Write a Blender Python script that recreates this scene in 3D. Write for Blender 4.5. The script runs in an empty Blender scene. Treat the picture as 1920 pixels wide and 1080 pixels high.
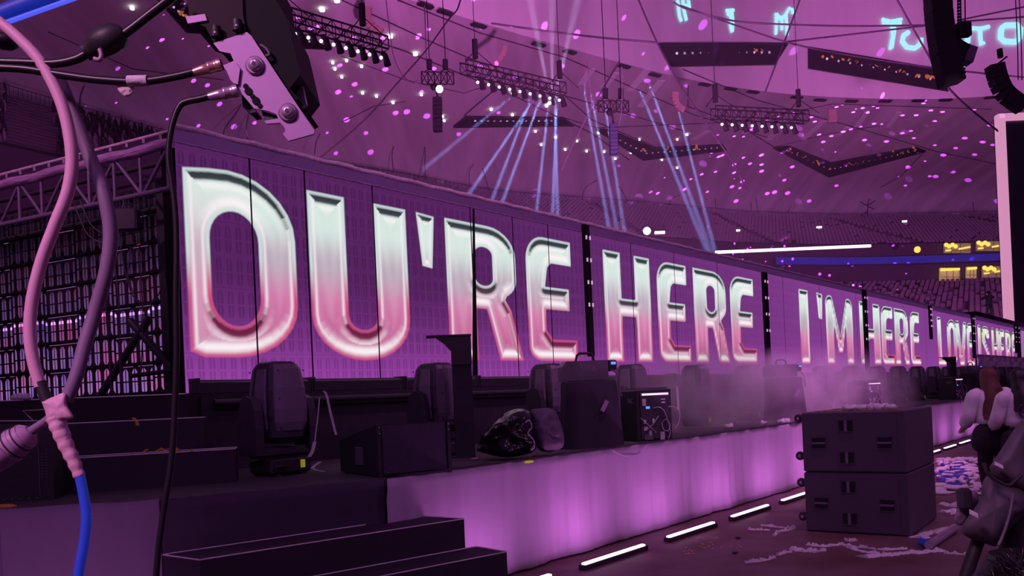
import bpy, bmesh, math, random
import numpy as np
from mathutils import Vector, Matrix, noise
from mathutils.bvhtree import BVHTree
random.seed(7); rng = np.random.default_rng(7)
sc = bpy.context.scene
# ------------------------------------------------------------------ camera
F = 1600.0; TH = math.atan(0.045); CT, ST = math.cos(TH), math.sin(TH); H0 = 1.7; PY = 748.0
cd = bpy.data.cameras.new('camera'); cam = bpy.data.objects.new('camera', cd); sc.collection.objects.link(cam)
cd.sensor_width = 36; cd.lens = F/1920*36; cd.shift_y = (PY-540)/1920; cd.clip_start = 0.05; cd.clip_end = 2000
cam.matrix_world = Matrix(((CT, ST, 0, 0), (0, 0, -1, 0), (-ST, CT, 0, H0), (0, 0, 0, 1)))
sc.camera = cam
sc.view_settings.view_transform = 'Standard'; sc.view_settings.look = 'None'
sc.view_settings.exposure = 0; sc.view_settings.gamma = 1; sc.view_settings.use_curve_mapping = False
sc.cycles.max_bounces = 4; sc.cycles.diffuse_bounces = 2; sc.cycles.glossy_bounces = 2
sc.cycles.transparent_max_bounces = 12; sc.cycles.volume_bounces = 0; sc.cycles.sample_clamp_indirect = 4
sc.cycles.use_denoising = True; sc.cycles.volume_step_rate = 1.0; sc.cycles.volume_max_steps = 128
sc.cycles.caustics_reflective = False; sc.cycles.caustics_refractive = False
def lin(r, g, b):
    f = lambda c: (c/255/12.92) if c/255 <= .04045 else ((c/255+.055)/1.055)**2.4
    return (f(r), f(g), f(b))
w = bpy.data.worlds.new('world'); sc.world = w; w.use_nodes = True
w.node_tree.nodes['Background'].inputs[0].default_value = (.36, .11, .42, 1)
w.node_tree.nodes['Background'].inputs[1].default_value = .24
# ------------------------------------------------------------------ hall lights, with fill spots added for stage and truss
def light(name, kind, loc, col, power, target=None, **kw):
    l = bpy.data.lights.new(name, kind); l.color = col; l.energy = power
    for k, v in kw.items(): setattr(l, k, v)
    o = bpy.data.objects.new(name, l); sc.collection.objects.link(o); o.location = loc
    if target is not None:
        o.rotation_euler = (Vector(target)-Vector(loc)).to_track_quat('-Z', 'Y').to_euler()
    return o
PUR = (.78, .17, .68)
light('roof_wash', 'SPOT', (60, 60, 6), PUR, 230000, (75, 160, 55), spot_size=1.75, spot_blend=.8, shadow_soft_size=2)
light('roof_wash', 'SPOT', (10, 50, 6), PUR, 330000, (20, 120, 62), spot_size=1.5, spot_blend=.9, shadow_soft_size=2)
light('roof_wash', 'SPOT', (-20, 30, 6), PUR, 75000, (-30, 100, 60), spot_size=1.5, spot_blend=.9, shadow_soft_size=2)
light('roof_wash', 'SPOT', (45, 70, 4), (.9, .17, .74), 1350000, (52, 140, 62), spot_size=.95, spot_blend=.9, shadow_soft_size=2)
light('stand_wash', 'SPOT', (60, 60, 25), PUR, 30000, (90, 210, 30), spot_size=1.5, spot_blend=.9, shadow_soft_size=2)
light('stage_fill', 'SPOT', (-2, -8, 12), (.6, .26, .75), 1500, (1, 9, 1), spot_size=1.1, spot_blend=.9, shadow_soft_size=1.5)  # added fill spot, brightens the stage from behind the camera
light('stage_fill', 'SPOT', (14, 2, 14), (.7, .28, .7), 2200, (6, 11, 0), spot_size=1.2, spot_blend=.9, shadow_soft_size=1.5)  # second added fill, lifts the stage and floor
light('truss_fill', 'SPOT', (-9, 3, 10), (1, .4, .8), 1500, (-6, 10.5, 5.6), spot_size=.5, spot_blend=.5, shadow_soft_size=.3)  # added spot that brightens the truss on the left wing
light('key_wash', 'SPOT', (-3, -2.5, 5), (1, .44, .80), 800, (-.4, 1.2, 2), spot_size=.5, spot_blend=.6, shadow_soft_size=.4)
# ------------------------------------------------------------------ geometry helpers
def ab(x, y):
    u, v = x-960, y-PY
    return (u*CT - v*ST)/F, (-u*ST - v*CT)/F
def W(x, y, Y):
    a, b = ab(x, y); return Vector((a*Y, Y, H0+b*Y))
def Wz(x, y, Z):
    a, b = ab(x, y); Y = (Z-H0)/b; return Vector((a*Y, Y, Z))
D1 = Vector((.6247, .7809, 0)); N1 = Vector((.7809, -.6247, 0))
def S_of(x, y, off):
    a, b = ab(x, y); Y = off/(.7809*a-.6247); p = Vector((a*Y, Y, 0)); return p.dot(D1), H0+b*Y
def L(s, off, z): return D1*s + N1*off + Vector((0, 0, z))
def Wo(x, y, off):
    s, z = S_of(x, y, off); return L(s, off, z)
HS = 1.08           # stage height
MAT = {}
def nt(name):
    m = bpy.data.materials.new(name); m.use_nodes = True; return m, m.node_tree.nodes, m.node_tree.links
def mat(name, col, rough=.6, metal=0, emit=None, es=0, noise_s=None, noise_a=.25, bump=0, spec=.5, alpha=None, stretch=None):
    if name in MAT: return MAT[name]
    m, n, l = nt(name); b = n['Principled BSDF']
    b.inputs['Base Color'].default_value = (*col, 1); b.inputs['Roughness'].default_value = rough
    b.inputs['Metallic'].default_value = metal; b.inputs['Specular IOR Level'].default_value = spec
    if emit: b.inputs['Emission Color'].default_value = (*emit, 1); b.inputs['Emission Strength'].default_value = es
    sc_ = noise_s or 12
    tc = n.new('ShaderNodeTexCoord'); mp = n.new('ShaderNodeMapping'); l.new(tc.outputs['Object'], mp.inputs[0])
    if stretch: mp.inputs['Scale'].default_value = stretch
    t = n.new('ShaderNodeTexNoise'); t.inputs['Scale'].default_value = sc_; t.inputs['Detail'].default_value = 4
    l.new(mp.outputs[0], t.inputs[0])
    mx = n.new('ShaderNodeMix'); mx.data_type = 'RGBA'; mx.inputs[0].default_value = 1
    mx.inputs[6].default_value = (*[c*(1-noise_a) for c in col], 1); mx.inputs[7].default_value = (*[min(1, c*(1+noise_a)) for c in col], 1)
    l.new(t.outputs[0], mx.inputs[0]); l.new(mx.outputs[2], b.inputs['Base Color'])
    if bump:
        bp = n.new('ShaderNodeBump'); bp.inputs['Strength'].default_value = bump; bp.inputs['Distance'].default_value = .02
        l.new(t.outputs[0], bp.inputs['Height']); l.new(bp.outputs[0], b.inputs['Normal'])
    MAT[name] = m; return m
def emat(name, col, s):
    return mat(name, (.02, .02, .02), emit=col, es=s)
class MB:
    def __init__(self): self.v = []; self.f = []; self.smooth = []
    def add(self, vs, fs, sm=False):
        k = len(self.v); self.v += [Vector(p) for p in vs]; self.f += [tuple(i+k for i in q) for q in fs]; self.smooth += [sm]*len(fs); return self
    def box(self, c, size, M=None, bev=0, taper=1):
        hx, hy, hz = [s/2 for s in size]; c = Vector(c)
        if bev <= 0:
            vs = [Vector((x*hx*(taper if z > 0 else 1), y*hy*(taper if z > 0 else 1), z*hz)) for z in (-1, 1) for x, y in ((-1, -1), (1, -1), (1, 1), (-1, 1))]
            fs = [(3, 2, 1, 0), (4, 5, 6, 7), (0, 1, 5, 4), (1, 2, 6, 5), (2, 3, 7, 6), (3, 0, 4, 7)]
        else:
            b = bev; r2 = []
            def ring(ix, iy, z):
                return [Vector(p+(z,)) for p in ((-ix+b, -iy), (ix-b, -iy), (ix, -iy+b), (ix, iy-b), (ix-b, iy), (-ix+b, iy), (-ix, iy-b), (-ix, -iy+b))]
            t = taper
            vs = ring(hx-b, hy-b, -hz)+ring(hx, hy, -hz+b)+ring(hx*t, hy*t, hz-b)+ring(hx*t-b, hy*t-b, hz)
            fs = [tuple(range(7, -1, -1)), tuple(range(24, 32))]
            for k in range(3):
                for i in range(8): fs.append((k*8+i, k*8+(i+1) % 8, k*8+8+(i+1) % 8, k*8+8+i))
        if M is None: vs = [c+p for p in vs]
        else: vs = [c+(M @ p) for p in vs]
        return self.add(vs, fs)
    def tube(self, pts, r, n=8, caps=True, sm=True):
        pts = [Vector(p) for p in pts]; k = len(pts); rs = r if isinstance(r, (list, tuple)) else [r]*k
        vs = []; up = Vector((0, 0, 1)); prev = None
        for i, p in enumerate(pts):
            d = (pts[min(i+1, k-1)]-pts[max(i-1, 0)])
            d = d.normalized() if d.length > 1e-9 else Vector((0, 0, 1))
            if prev is None:
                a = d.cross(up if abs(d.z) < .9 else Vector((1, 0, 0))).normalized()
            else:
                a = (prev-d*prev.dot(d)); a = a.normalized() if a.length > 1e-6 else d.orthogonal().normalized()
            prev = a; b = d.cross(a)
            for j in range(n):
                t = 2*math.pi*j/n; vs.append(p+(a*math.cos(t)+b*math.sin(t))*rs[i])
        fs = [(i*n+j, i*n+(j+1) % n, i*n+n+(j+1) % n, i*n+n+j) for i in range(k-1) for j in range(n)]
        self.add(vs, fs, sm)
        if caps: self.add(vs[:n], [tuple(range(n-1, -1, -1))]); self.add(vs[-n:], [tuple(range(n))])
        return self
    def lathe(self, prof, c=(0, 0, 0), M=None, n=16, sm=True, sy=1):
        c = Vector(c); vs = []
        for r, z in prof:
            for j in range(n):
                t = 2*math.pi*(j+.5)/n; p = Vector((r*math.cos(t), r*math.sin(t)*sy, z)); vs.append(c+(M @ p if M else p))
        fs = [(i*n+j, i*n+(j+1) % n, i*n+n+(j+1) % n, i*n+n+j) for i in range(len(prof)-1) for j in range(n)]
        self.add(vs, fs, sm)
        self.add(vs[:n], [tuple(range(n-1, -1, -1))]); self.add(vs[-n:], [tuple(range(n))]); return self
    def prism(self, poly, d):      # poly: list of 3D points, d: extrusion vector
        k = len(poly); poly = [Vector(p) for p in poly]; d = Vector(d)
        return self.add(poly+[p+d for p in poly], [tuple(range(k-1, -1, -1)), tuple(range(k, 2*k))]+[(i, (i+1) % k, k+(i+1) % k, k+i) for i in range(k)])
    def blob(self, c, r, seg=10, amp=.25, fr=3.0, seed=0, M=None, flat=None):
        c = Vector(c); r = Vector(r) if hasattr(r, '__len__') else Vector((r, r, r)); vs = []; rows = seg//2+1
        for i in range(rows+1):
            ph = math.pi*i/rows
            for j in range(seg):
                t = 2*math.pi*j/seg; p = Vector((math.sin(ph)*math.cos(t), math.sin(ph)*math.sin(t), -math.cos(ph)))
                k = 1+amp*noise.noise(p*fr+Vector((seed*7.3, seed*3.1, seed))); q = Vector((p.x*r.x, p.y*r.y, p.z*r.z))*k
                if flat is not None: q.z = max(q.z, flat)
                vs.append(c+(M @ q if M else q))
        fs = [(i*seg+j, i*seg+(j+1) % seg, i*seg+seg+(j+1) % seg, i*seg+seg+j) for i in range(rows) for j in range(seg)]
        return self.add(vs, fs, True)
    def build(self, name, m, parent=None, local=False):
        me = bpy.data.meshes.new(name)
        vs = self.v
        if parent is not None and not local:
            I = WM[parent.name].inverted(); vs = [I @ p for p in vs]
        me.from_pydata([tuple(p) for p in vs], [], self.f); me.polygons.foreach_set('use_smooth', self.smooth); me.validate(); me.update()
        me.materials.append(m); o = bpy.data.objects.new(name, me); sc.collection.objects.link(o)
        if parent is not None: o.parent = parent; WM[o.name] = WM[parent.name].copy()
        else: WM[o.name] = Matrix()
        return o
WM = {}
def thing(name, label, cat, loc=(0, 0, 0), rz=0, group=None):
    o = bpy.data.objects.new(name, None); sc.collection.objects.link(o); o.empty_display_size = .1
    o.location = loc; o.rotation_euler = (0, 0, rz); tag(o, label, cat, group)
    WM[o.name] = Matrix.Translation(Vector(loc)) @ Matrix.Rotation(rz, 4, 'Z'); return o
def tag(o, label=None, cat=None, group=None, kind=None):
    if label: o['label'] = label
    if cat: o['category'] = cat
    if group: o['group'] = group
    if kind: o['kind'] = kind
    return o
def recenter(o):
    """move a single-mesh thing's origin to the bottom centre of its mesh"""
    me = o.data; a = np.empty(len(me.vertices)*3); me.vertices.foreach_get('co', a); a = a.reshape(-1, 3)
    c = np.array([(a[:, 0].min()+a[:, 0].max())/2, (a[:, 1].min()+a[:, 1].max())/2, a[:, 2].min()]); a -= c
    me.vertices.foreach_set('co', a.ravel()); me.update(); o.location = c; return o
def dup(o, loc=None, rz=None, parent=None, scale=None):
    c = o.copy(); sc.collection.objects.link(c)
    if parent is not None: c.parent = parent
    if loc is not None: c.location = loc
    if rz is not None: c.rotation_euler = (0, 0, rz)
    if scale is not None: c.scale = scale
    for ch in list(o.children): dup(ch, parent=c)
    return c
def struct(name, mb, m): return tag(mb.build(name, m), kind='structure')
def spline(pts, n=8):
    pts = [Vector(p) for p in pts]; out = []
    for i in range(len(pts)-1):
        p0 = pts[max(i-1, 0)]; p1 = pts[i]; p2 = pts[i+1]; p3 = pts[min(i+2, len(pts)-1)]
        for k in range(n):
            t = k/n; out.append(.5*((2*p1)+(-p0+p2)*t+(2*p0-5*p1+4*p2-p3)*t*t+(-p0+3*p1-3*p2+p3)*t**3))
    return out+[pts[-1]]
def ip(x, tab): return float(np.interp(x, [t[0] for t in tab], [t[1] for t in tab]))
BLK = mat('black_plastic', (.03, .028, .034), .5, noise_s=30, bump=.1)
BLK2 = mat('black_cloth', (.028, .022, .034), .9, noise_s=8, noise_a=.4, bump=.3)
DMET = mat('dark_metal', (.05, .045, .055), .45, .3)
GRYM = mat('grey_plastic', (.14, .12, .15), .5)
ALU = mat('aluminium', (.55, .5, .56), .35, .8)
WHT = mat('white_paper', (.72, .68, .72), .8, noise_s=30, bump=.4)
ORG = mat('orange_foil', (.9, .35, .06), .5)
BLUE = mat('blue_plastic', (.05, .13, .75), .4)
TRIMM = mat('worn_edge', (.75, .68, .72), .6)
LENS = emat('lamp_lens', (1, .97, 1), 2.6)
# ================================================================== THE STADIUM
INNER = [(-300, -800), (100, -430), (300, -270), (500, -130), (750, -5), (920, 48), (1000, 72), (1180, 122), (1280, 148), (1400, 168), (1500, 179), (1600, 184), (1750, 187), (1900, 178), (2200, 150)]
RIM = [(-300, 80), (0, 170), (150, 212), (300, 255), (640, 318), (740, 330), (920, 365), (1000, 371), (1200, 385), (1400, 404), (1600, 409), (1860, 403), (2200, 388)]
ZI, ZR = 59.7, 46.7
xs = list(range(-300, 2201, 25))
ipt = [Wz(x, ip(x, INNER), ZI) for x in xs]; rpt = [Wz(x, ip(x, RIM), ZR) for x in xs]
def smooth_pts(ps, it=6):
    for _ in range(it): ps = [ps[0]]+[(ps[i-1]+ps[i]*2+ps[i+1])/4 for i in range(1, len(ps)-1)]+[ps[-1]]
    return ps
ipt, rpt = smooth_pts(ipt), smooth_pts(rpt)
NV = 24; cm = MB(); vs = []
for i in range(len(xs)):
    o = rpt[i]*1.16; o.z = 46.5
    for j in range(NV+1):
        t = j/NV; p = ipt[i].lerp(o, t); p.z += 2.5*math.sin(math.pi*t); vs.append(p)
fs = [(i*(NV+1)+j, i*(NV+1)+j+1, (i+1)*(NV+1)+j+1, (i+1)*(NV+1)+j) for i in range(len(xs)-1) for j in range(NV)]
cm.add(vs, fs, True)
# roof membrane material: stretched cloth with faint pale streaks
def membrane(name, col, streak):
    m, n, l = nt(name); b = n['Principled BSDF']; b.inputs['Roughness'].default_value = .75
    tc = n.new('ShaderNodeTexCoord'); mp = n.new('ShaderNodeMapping'); mp.inputs['Rotation'].default_value = (0, 0, .65); mp.inputs['Scale'].default_value = (.28, .03, .03)
    l.new(tc.outputs['Object'], mp.inputs[0]); t = n.new('ShaderNodeTexNoise'); t.inputs['Scale'].default_value = 1.0; t.inputs['Detail'].default_value = 3
    l.new(mp.outputs[0], t.inputs[0]); cr = n.new('ShaderNodeValToRGB'); l.new(t.outputs[0], cr.inputs[0])
    cr.color_ramp.elements[0].position = .35; cr.color_ramp.elements[1].position = .7
    cr.color_ramp.elements[0].color = (*[c*(1-streak) for c in col], 1); cr.color_ramp.elements[1].color = (*[min(1, c*(1+streak)) for c in col], 1)
    l.new(cr.outputs[0], b.inputs['Base Color']); return m
CEIL = membrane('roof_membrane', (.62, .56, .60), .16); SKIRT = membrane('inner_membrane', (.80, .78, .80), .05)
struct('ceiling', cm, CEIL)
sk = MB(); vs = []
for p in ipt: vs += [p, p+Vector((0, 0, 12)), p+Vector((0, 0, 34))]
sk.add(vs, [(i*3+j, i*3+j+1, i*3+j+4, i*3+j+3) for i in range(len(ipt)-1) for j in (0, 1)], True)
struct('trim_1', sk, SKIRT)
bc = BVHTree.FromPolygons([tuple(p) for p in cm.v], cm.f); bs = BVHTree.FromPolygons([tuple(p) for p in sk.v], sk.f)
CAM = Vector((0, 0, H0))
def roof(x, y, lift=.2):
    d = (W(x, y, 1)-CAM).normalized(); best = None
    for t in (bc, bs):
        h = t.ray_cast(CAM, d)
        if h[0] is not None and (best is None or h[3] < best): best = h[3]
    if best is None: best = 190
    return CAM+d*(best-lift)
# ------- far bowl: stepped tiers that follow the rim
def tier_ring(k, z):        # k: fraction of the rim's distance
    return [Vector((p.x*k, p.y*k, z)) for p in rpt]
CONC = mat('tier_concrete', (.16, .12, .17), .9, noise_s=.5)
def stepped(name, k0, z0, k1, z1, rows, i0, i1):
    mb = MB(); vs = []
    prof = []
    for r in range(rows):
        ka = k0+(k1-k0)*r/rows; kb = k0+(k1-k0)*(r+1)/rows; za = z0+(z1-z0)*(r+1)/rows
        prof += [(ka, za), (kb, za)]
    prof = [(k0, z0)]+prof
    for i in range(i0, i1):
        for k, z in prof: vs.append(Vector((rpt[i].x*k, rpt[i].y*k, z)))
    m = len(prof); mb.add(vs, [(i*m+j, i*m+j+1, (i+1)*m+j+1, (i+1)*m+j) for i in range(i1-i0-1) for j in range(m-1)])
    return struct(name, mb, CONC), prof
NX = len(xs)
_, profU = stepped('floor_upper_tier', .87, 33.5, 1.0, 46.2, 18, 0, NX)
_, profL = stepped('floor_lower_tier', .60, 9.5, .81, 22.8, 20, 0, NX)
wb = MB(); vs = []      # wall band between the tiers
for i in range(NX):
    vs += [tier_ring(.81, 22.8)[i], tier_ring(.83, 22.9)[i], tier_ring(.83, 28.2)[i], tier_ring(.845, 28.2)[i], tier_ring(.845, 33.5)[i], tier_ring(.87, 33.5)[i]] if i % 1 == 0 else []
wb.add(vs, [(i*6+j, i*6+j+1, i*6+j+7, i*6+j+6) for i in range(NX-1) for j in range(5)])
struct('wall_suites', wb, mat('suite_wall', (.10, .07, .11), .8))
# blue balcony band
bb = MB(); vs = []
for i, x in enumerate(xs):
    if x < 1440: continue
    a, b_ = tier_ring(.825, 28.3)[i], tier_ring(.825, 29.9)[i]; vs += [a, b_]
bb.add(vs, [(i*2, i*2+1, i*2+3, i*2+2) for i in range(len(vs)//2-1)]); bb.v += [p*1.002 for p in []]
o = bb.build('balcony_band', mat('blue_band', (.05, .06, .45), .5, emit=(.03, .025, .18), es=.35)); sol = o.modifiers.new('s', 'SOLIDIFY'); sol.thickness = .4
tag(o, 'long blue balcony front running between the two seating tiers', 'balcony')
# seats
SEATM = mat('seat_plastic', (.13, .09, .14), .5, noise_s=2)
SEATL = mat('seat_plastic_dark', (.20, .16, .22), .6, noise_s=2)
def seat_geo(mb, p, dirv, s=1.0):
    r = Vector((dirv.y, -dirv.x, 0)); M = Matrix((r, dirv, Vector((0, 0, 1)))).transposed()
    mb.box(p+Vector((0, 0, .42*s))-dirv*.1*s, (.62*s, .45*s, .07*s), M); mb.box(p+Vector((0, 0, .72*s))+dirv*.22*s, (.62*s, .07*s, .62*s), M)
def row_seats(prof, rows, pitch, z_off, skip=None):
    out = []
    for r in range(rows):
        k = (prof[1+2*r][0]+prof[2+2*r][0])/2; z = prof[1+2*r][1]+z_off
        ring = [Vector((p.x*k, p.y*k, z)) for p in rpt]; acc = (r*.37 % 1)*pitch
        for i in range(NX-1):
            seg = ring[i+1]-ring[i]; ln = seg.length
            while acc < ln:
                p = ring[i]+seg*(acc/ln); acc += pitch
                dirv = Vector((p.x-25, p.y-60, 0)).normalized()
                out.append((p, dirv, r))
            acc -= ln
    return out
def px(p):
    a = p.x/p.y; b = (p.z-H0)/p.y; u = F*(a*CT-b*ST); v = F*(-a*ST-b*CT)
    return 960+u, PY+v
up = MB(); crowd = []
for p, d, r in row_seats(profU, 18, 1.05, 0):
    x, y = px(p)
    if -40 < x < 1960 and random.random() > .03:
        if int((p.x*.31+p.y*.17)) % 13 == 0: continue
        if x < 560: crowd.append((p, d)); continue
        seat_geo(up, p, d, 1.15)
crowd.sort(key=lambda q: q[0].length)
def body_geo(mb, p, rr):
    h = rr.uniform(1.0, 1.75); w_ = rr.uniform(.22, .3); mb.tube([p, p+Vector((0, 0, h*.5)), p+Vector((rr.uniform(-.1, .1), 0, h*.82))], [w_*.8, w_*1.1, w_*.7], 5, True, False); mb.blob(p+Vector((0, 0, h*.95)), .16, 5, 0)
    if rr.random() > .6: mb.tube([p+Vector((.2, 0, h*.7)), p+Vector((.35, 0, h*1.05))], .07, 4)
AUD = mat('dark_clothing', (.05, .04, .055), .8); AUD2 = mat('light_clothing', (.28, .22, .30), .8); ra = random.Random(2); far_ = MB(); kinds = []
for mm in (AUD, AUD, AUD2):
    b_ = MB(); body_geo(b_, Vector((0, 0, 0)), ra); kinds.append((b_, mm, None))
protos = []
for i, (p, d) in enumerate(crowd):
    p = p+Vector((ra.uniform(-.3, .3), ra.uniform(-.3, .3), 0))
    x, y = px(p)
    if y > 325-.27*x+12 and x < 320: continue
    if len(protos) < 300:
        k = len(protos)
        if k < 3: o = kinds[k][0].build('spectator', kinds[k][1]); tag(o, ['dark-clothed spectator in the crowd of the left upper stand', 'dark-clothed spectator in the crowd of the left upper stand', 'spectator in paler clothes in the left upper stand'][k], 'person', 'spectators in the left upper stand')
        else: o = protos[k % 3].copy(); sc.collection.objects.link(o)
        o.location = p; o.rotation_euler = (0, 0, ra.random()*6); protos.append(o)
    else: body_geo(far_, p, ra)
tag(far_.build('crowd', AUD), 'dense dark crowd filling the left upper stand', 'crowd', kind='stuff')
tag(up.build('stadium_seat', SEATL), 'rows of empty seats in the upper tier under the roof', 'seats', kind='stuff')
low = MB(); near = []
for p, d, r in row_seats(profL, 20, 1.15, 0):
    x, y = px(p)
    if not (1240 < x < 1960): continue
    wall_y = 240+.236*(x-325)
    if y > wall_y+4 or x > 1890 or x < 1480 or random.random() < .25: continue
    near.append((p, d))
near.sort(key=lambda q: q[0].length)
for p, d in near[300:]: seat_geo(low, p, d, 1.15)
if low.v: tag(low.build('stadium_seat', SEATM), 'farther rows of empty seats below the blue balcony front', 'seats', kind='stuff')
sg = MB(); seat_geo(sg, Vector((0, 0, 0)), Vector((0, 1, 0)), 1.15)
for i, (p, d) in enumerate(near[:300]):
    rz = math.atan2(d.y, d.x)-math.pi/2
    if i == 0:
        s0 = sg.build('folding_seat', SEATM); o = s0
        tag(o, 'empty pale plastic seat in the lower tier behind the singer', 'seat', 'empty seats in the lower tier')
    else: o = s0.copy(); sc.collection.objects.link(o)
    o.location = p; o.rotation_euler = (0, 0, rz)
# railing along the rim, a thin fence with posts
rl = MB(); ring = [Vector((p.x*1.003, p.y*1.003, 47.9)) for p in rpt]; rl.tube(ring, .06, 4)
ring2 = [Vector((p.x*1.003, p.y*1.003, 46.2)) for p in rpt]
RAILM = mat('rail_dark', (.08, .06, .09), .6)
rt = thing('railing', 'thin dark railing along the top of the upper stand', 'railing', ring2[40])
rl.build('rail', RAILM, rt)
ps = MB()
for i in range(NX-1):
    for k in range(3):
        a = ring2[i].lerp(ring2[i+1], k/3); ps.tube([a, a+Vector((0, 0, 1.7))], .045, 4)
ps.build('posts', RAILM, rt)
# bent roof struts rising from the rim into the dark
def strut(pts, lab):
    zs = [Wz(pts[0][0], pts[0][1], 47.2)]; Y0 = zs[0].y
    q = [W(x, y, Y0) for x, y in pts]
    o = MB().tube(spline(q, 5), .09, 5).build('roof_strut', RAILM); recenter(o); tag(o, lab, 'strut', 'roof struts')
for pts, lab in [(((739, 330), (735, 290), (742, 262)), 'short curved strut rising from the stand above the second big letter'),
                 (((797, 335), (797, 290), (800, 262), (830, 225)), 'tall curved strut left of the hanging black speaker shaft'),
                 (((880, 352), (880, 322), (888, 308)), 'small hooked strut in the left of the blue beams'),
                 (((918, 360), (905, 315)), 'leaning strut among the blue beams'),
                 (((1090, 378), (1098, 352), (1120, 338)), 'curved strut just left of the hanging blue-lit speaker'),
                 (((1180, 385), (1165, 355), (1158, 350)), 'curved strut just right of the hanging blue-lit speaker'),
                 (((1248, 392), (1262, 372), (1275, 366)), 'hooked strut between the two right-hand beams'),
                 (((1343, 400), (1341, 372)), 'thin upright strut right of the beams'),
                 (((1409, 402), (1408, 380)), 'upright strut over the long pink light line, left of a twin'),
                 (((1421, 402), (1417, 372)), 'upright strut over the long pink light line, right of a twin'),
                 (((1474, 405), (1484, 383)), 'leaning strut over the middle of the upper stand'),
                 (((1826, 400), (1824, 378)), 'upright strut at the far right of the upper stand'),
                 (((416, 266), (422, 240), (440, 215), (452, 196)), 'curved strut behind the metal bracket, left one'),
                 (((466, 275), (462, 240), (466, 214)), 'curved strut behind the metal bracket, right one'),
                 (((150, 212), (150, 182), (158, 160)), 'hooked strut left of the white cable tape'),
                 (((590, 290), (592, 268), (600, 250)), 'small strut right of the metal bracket tip')]:
    strut(pts, lab)
sb = thing('cable_bundle', 'star of thin struts sticking up from the upper stand rim', 'strut', Wz(1627, 404, 47))
mb = MB(); Yb = Wz(1627, 404, 47).y
for a, b_ in [((1627, 406), (1627, 385)), ((1627, 386), (1612, 378)), ((1627, 386), (1640, 376)), ((1627, 387), (1638, 392)), ((1626, 396), (1615, 404)), ((1627, 386), (1630, 372))]:
    mb.tube([W(*a, Yb), W(*b_, Yb)], .14, 5)
mb.build('struts', RAILM, sb)
# suites with lit windows
YEL = emat('suite_light_yellow', (1, .75, .12), 1.1); WARM = mat('suite_interior', (.5, .38, .2), .8, emit=(.62, .42, .16), es=.42); DIMW = mat('suite_interior_dim', (.3, .2, .14), .8, emit=(.3, .2, .12), es=.35)
def suite(x0, y0, x1, y1, lab, kind, k=.822):
    Yw = rpt[min(NX-1, int((x0+300)/25))].y*k
    P = lambda x, y, d=0: W(x, y, Yw-d)
    t = thing('suite_window', lab, 'window', P((x0+x1)/2, y1), 0, 'lit suite windows in the far stand')
    MB().prism([P(x0, y0), P(x1, y0), P(x1, y1), P(x0, y1)], (0, .6, 0)).build('room', WARM if kind else DIMW, t)
    m = MB()
    for fx in ([.33, .66, .97] if kind else [.25, .6]): m.tube([P(x0+(x1-x0)*fx, y0, .2), P(x0+(x1-x0)*fx, y1, .2)], .06, 4)
    m.tube([P(x0, y0+(y1-y0)*.72, .2), P(x1, y0+(y1-y0)*.72, .2)], .05, 4)
    m.build('frame', RAILM, t)
    m = MB()
    if kind: m.tube([P(x0+1, y0+4, .3), P(x1-1, y0+2.5, .3)], .32, 6)
    else:
        m.tube([P(x0+2, y0+14, .3), P(x0+12, y0+13, .3)], .2, 6); m.tube([P(x0+(x1-x0)*.55, y0+11, .3), P(x1-1, y0+7, .3)], .22, 6)
        for q in range(4): m.blob(P(x0+3+q*6, y0+3+(q % 2)*3, .4), .5, 8, 0)
    m.build('ceiling_lamp', YEL, t)
suite(1763, 502, 1800, 526, 'brightest yellow suite window just below the blue band', 1)
suite(1813, 500, 1832, 522, 'narrow yellow suite window below the blue band', 1)
suite(1843, 499, 1884, 520, 'suite window below the blue band beside the tall screen', 0)
suite(1771, 456, 1820, 474, 'suite window with yellow lamps above the blue band, left one', 0, .84)
suite(1832, 452, 1884, 470, 'suite window with yellow lamps above the blue band, right one', 0, .84)
o = MB().blob(W(1720, 468, 178), .7, 8, 0).build('wall_lamp', YEL); recenter(o); tag(o, 'small round yellow lamp on the dark suite wall', 'lamp')
for (x, y, sz, lab) in [(1384, 432, .8, 'small white lamp in the upper stand over the wide gap in the words'), (1536, 426, 1.1, 'white lamp in the upper stand over the apostrophe'), (1696, 415, 1., 'white lamp high in the right upper stand')]:
    t = thing('stand_lamp', lab, 'lamp', W(x, y+4, 186), 0, 'small lamps in the far upper stand')
    MB().box(W(x, y, 186), (sz, .3, .35)).build('lens', LENS, t); MB().box(W(x, y+2.5, 186.4), (sz*.7, .3, .8)).build('bracket', RAILM, t)
fl = thing('follow_spot', 'bright follow spot shining from the upper stand over the word gap', 'spotlight', W(1213, 436, 170))
MB().tube([W(1213, 433, 170), W(1221, 434, 172)], .55, 10).build('lamp_body', BLK, fl); MB().blob(W(1213, 433, 169.3), .75, 10, 0).build('lens', emat('spot_lens', (1, .95, .9), 14), fl)
MB().box(W(1237, 436, 170), (2, .4, .5)).build('second_lens', LENS, fl)
# long glowing bar and blue strip
def bar(p0, p1, r, m, name, lab, cat):
    o = MB().tube([p0, p1], r, 8).build(name, m); recenter(o); tag(o, lab, cat); return o
bar(W(1342, 473, 150), W(1632, 461, 158), .27, emat('pink_bar', (1, .72, .97), 2.2), 'light_bar', 'long glowing pink-white light bar stretched before the stand', 'light bar')
ORD = ['first', 'second', 'third', 'fourth', 'fifth', 'sixth', 'seventh', 'eighth', 'ninth', 'tenth', 'eleventh', 'twelfth', 'thirteenth', 'fourteenth', 'fifteenth', 'sixteenth', 'seventeenth']
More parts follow.
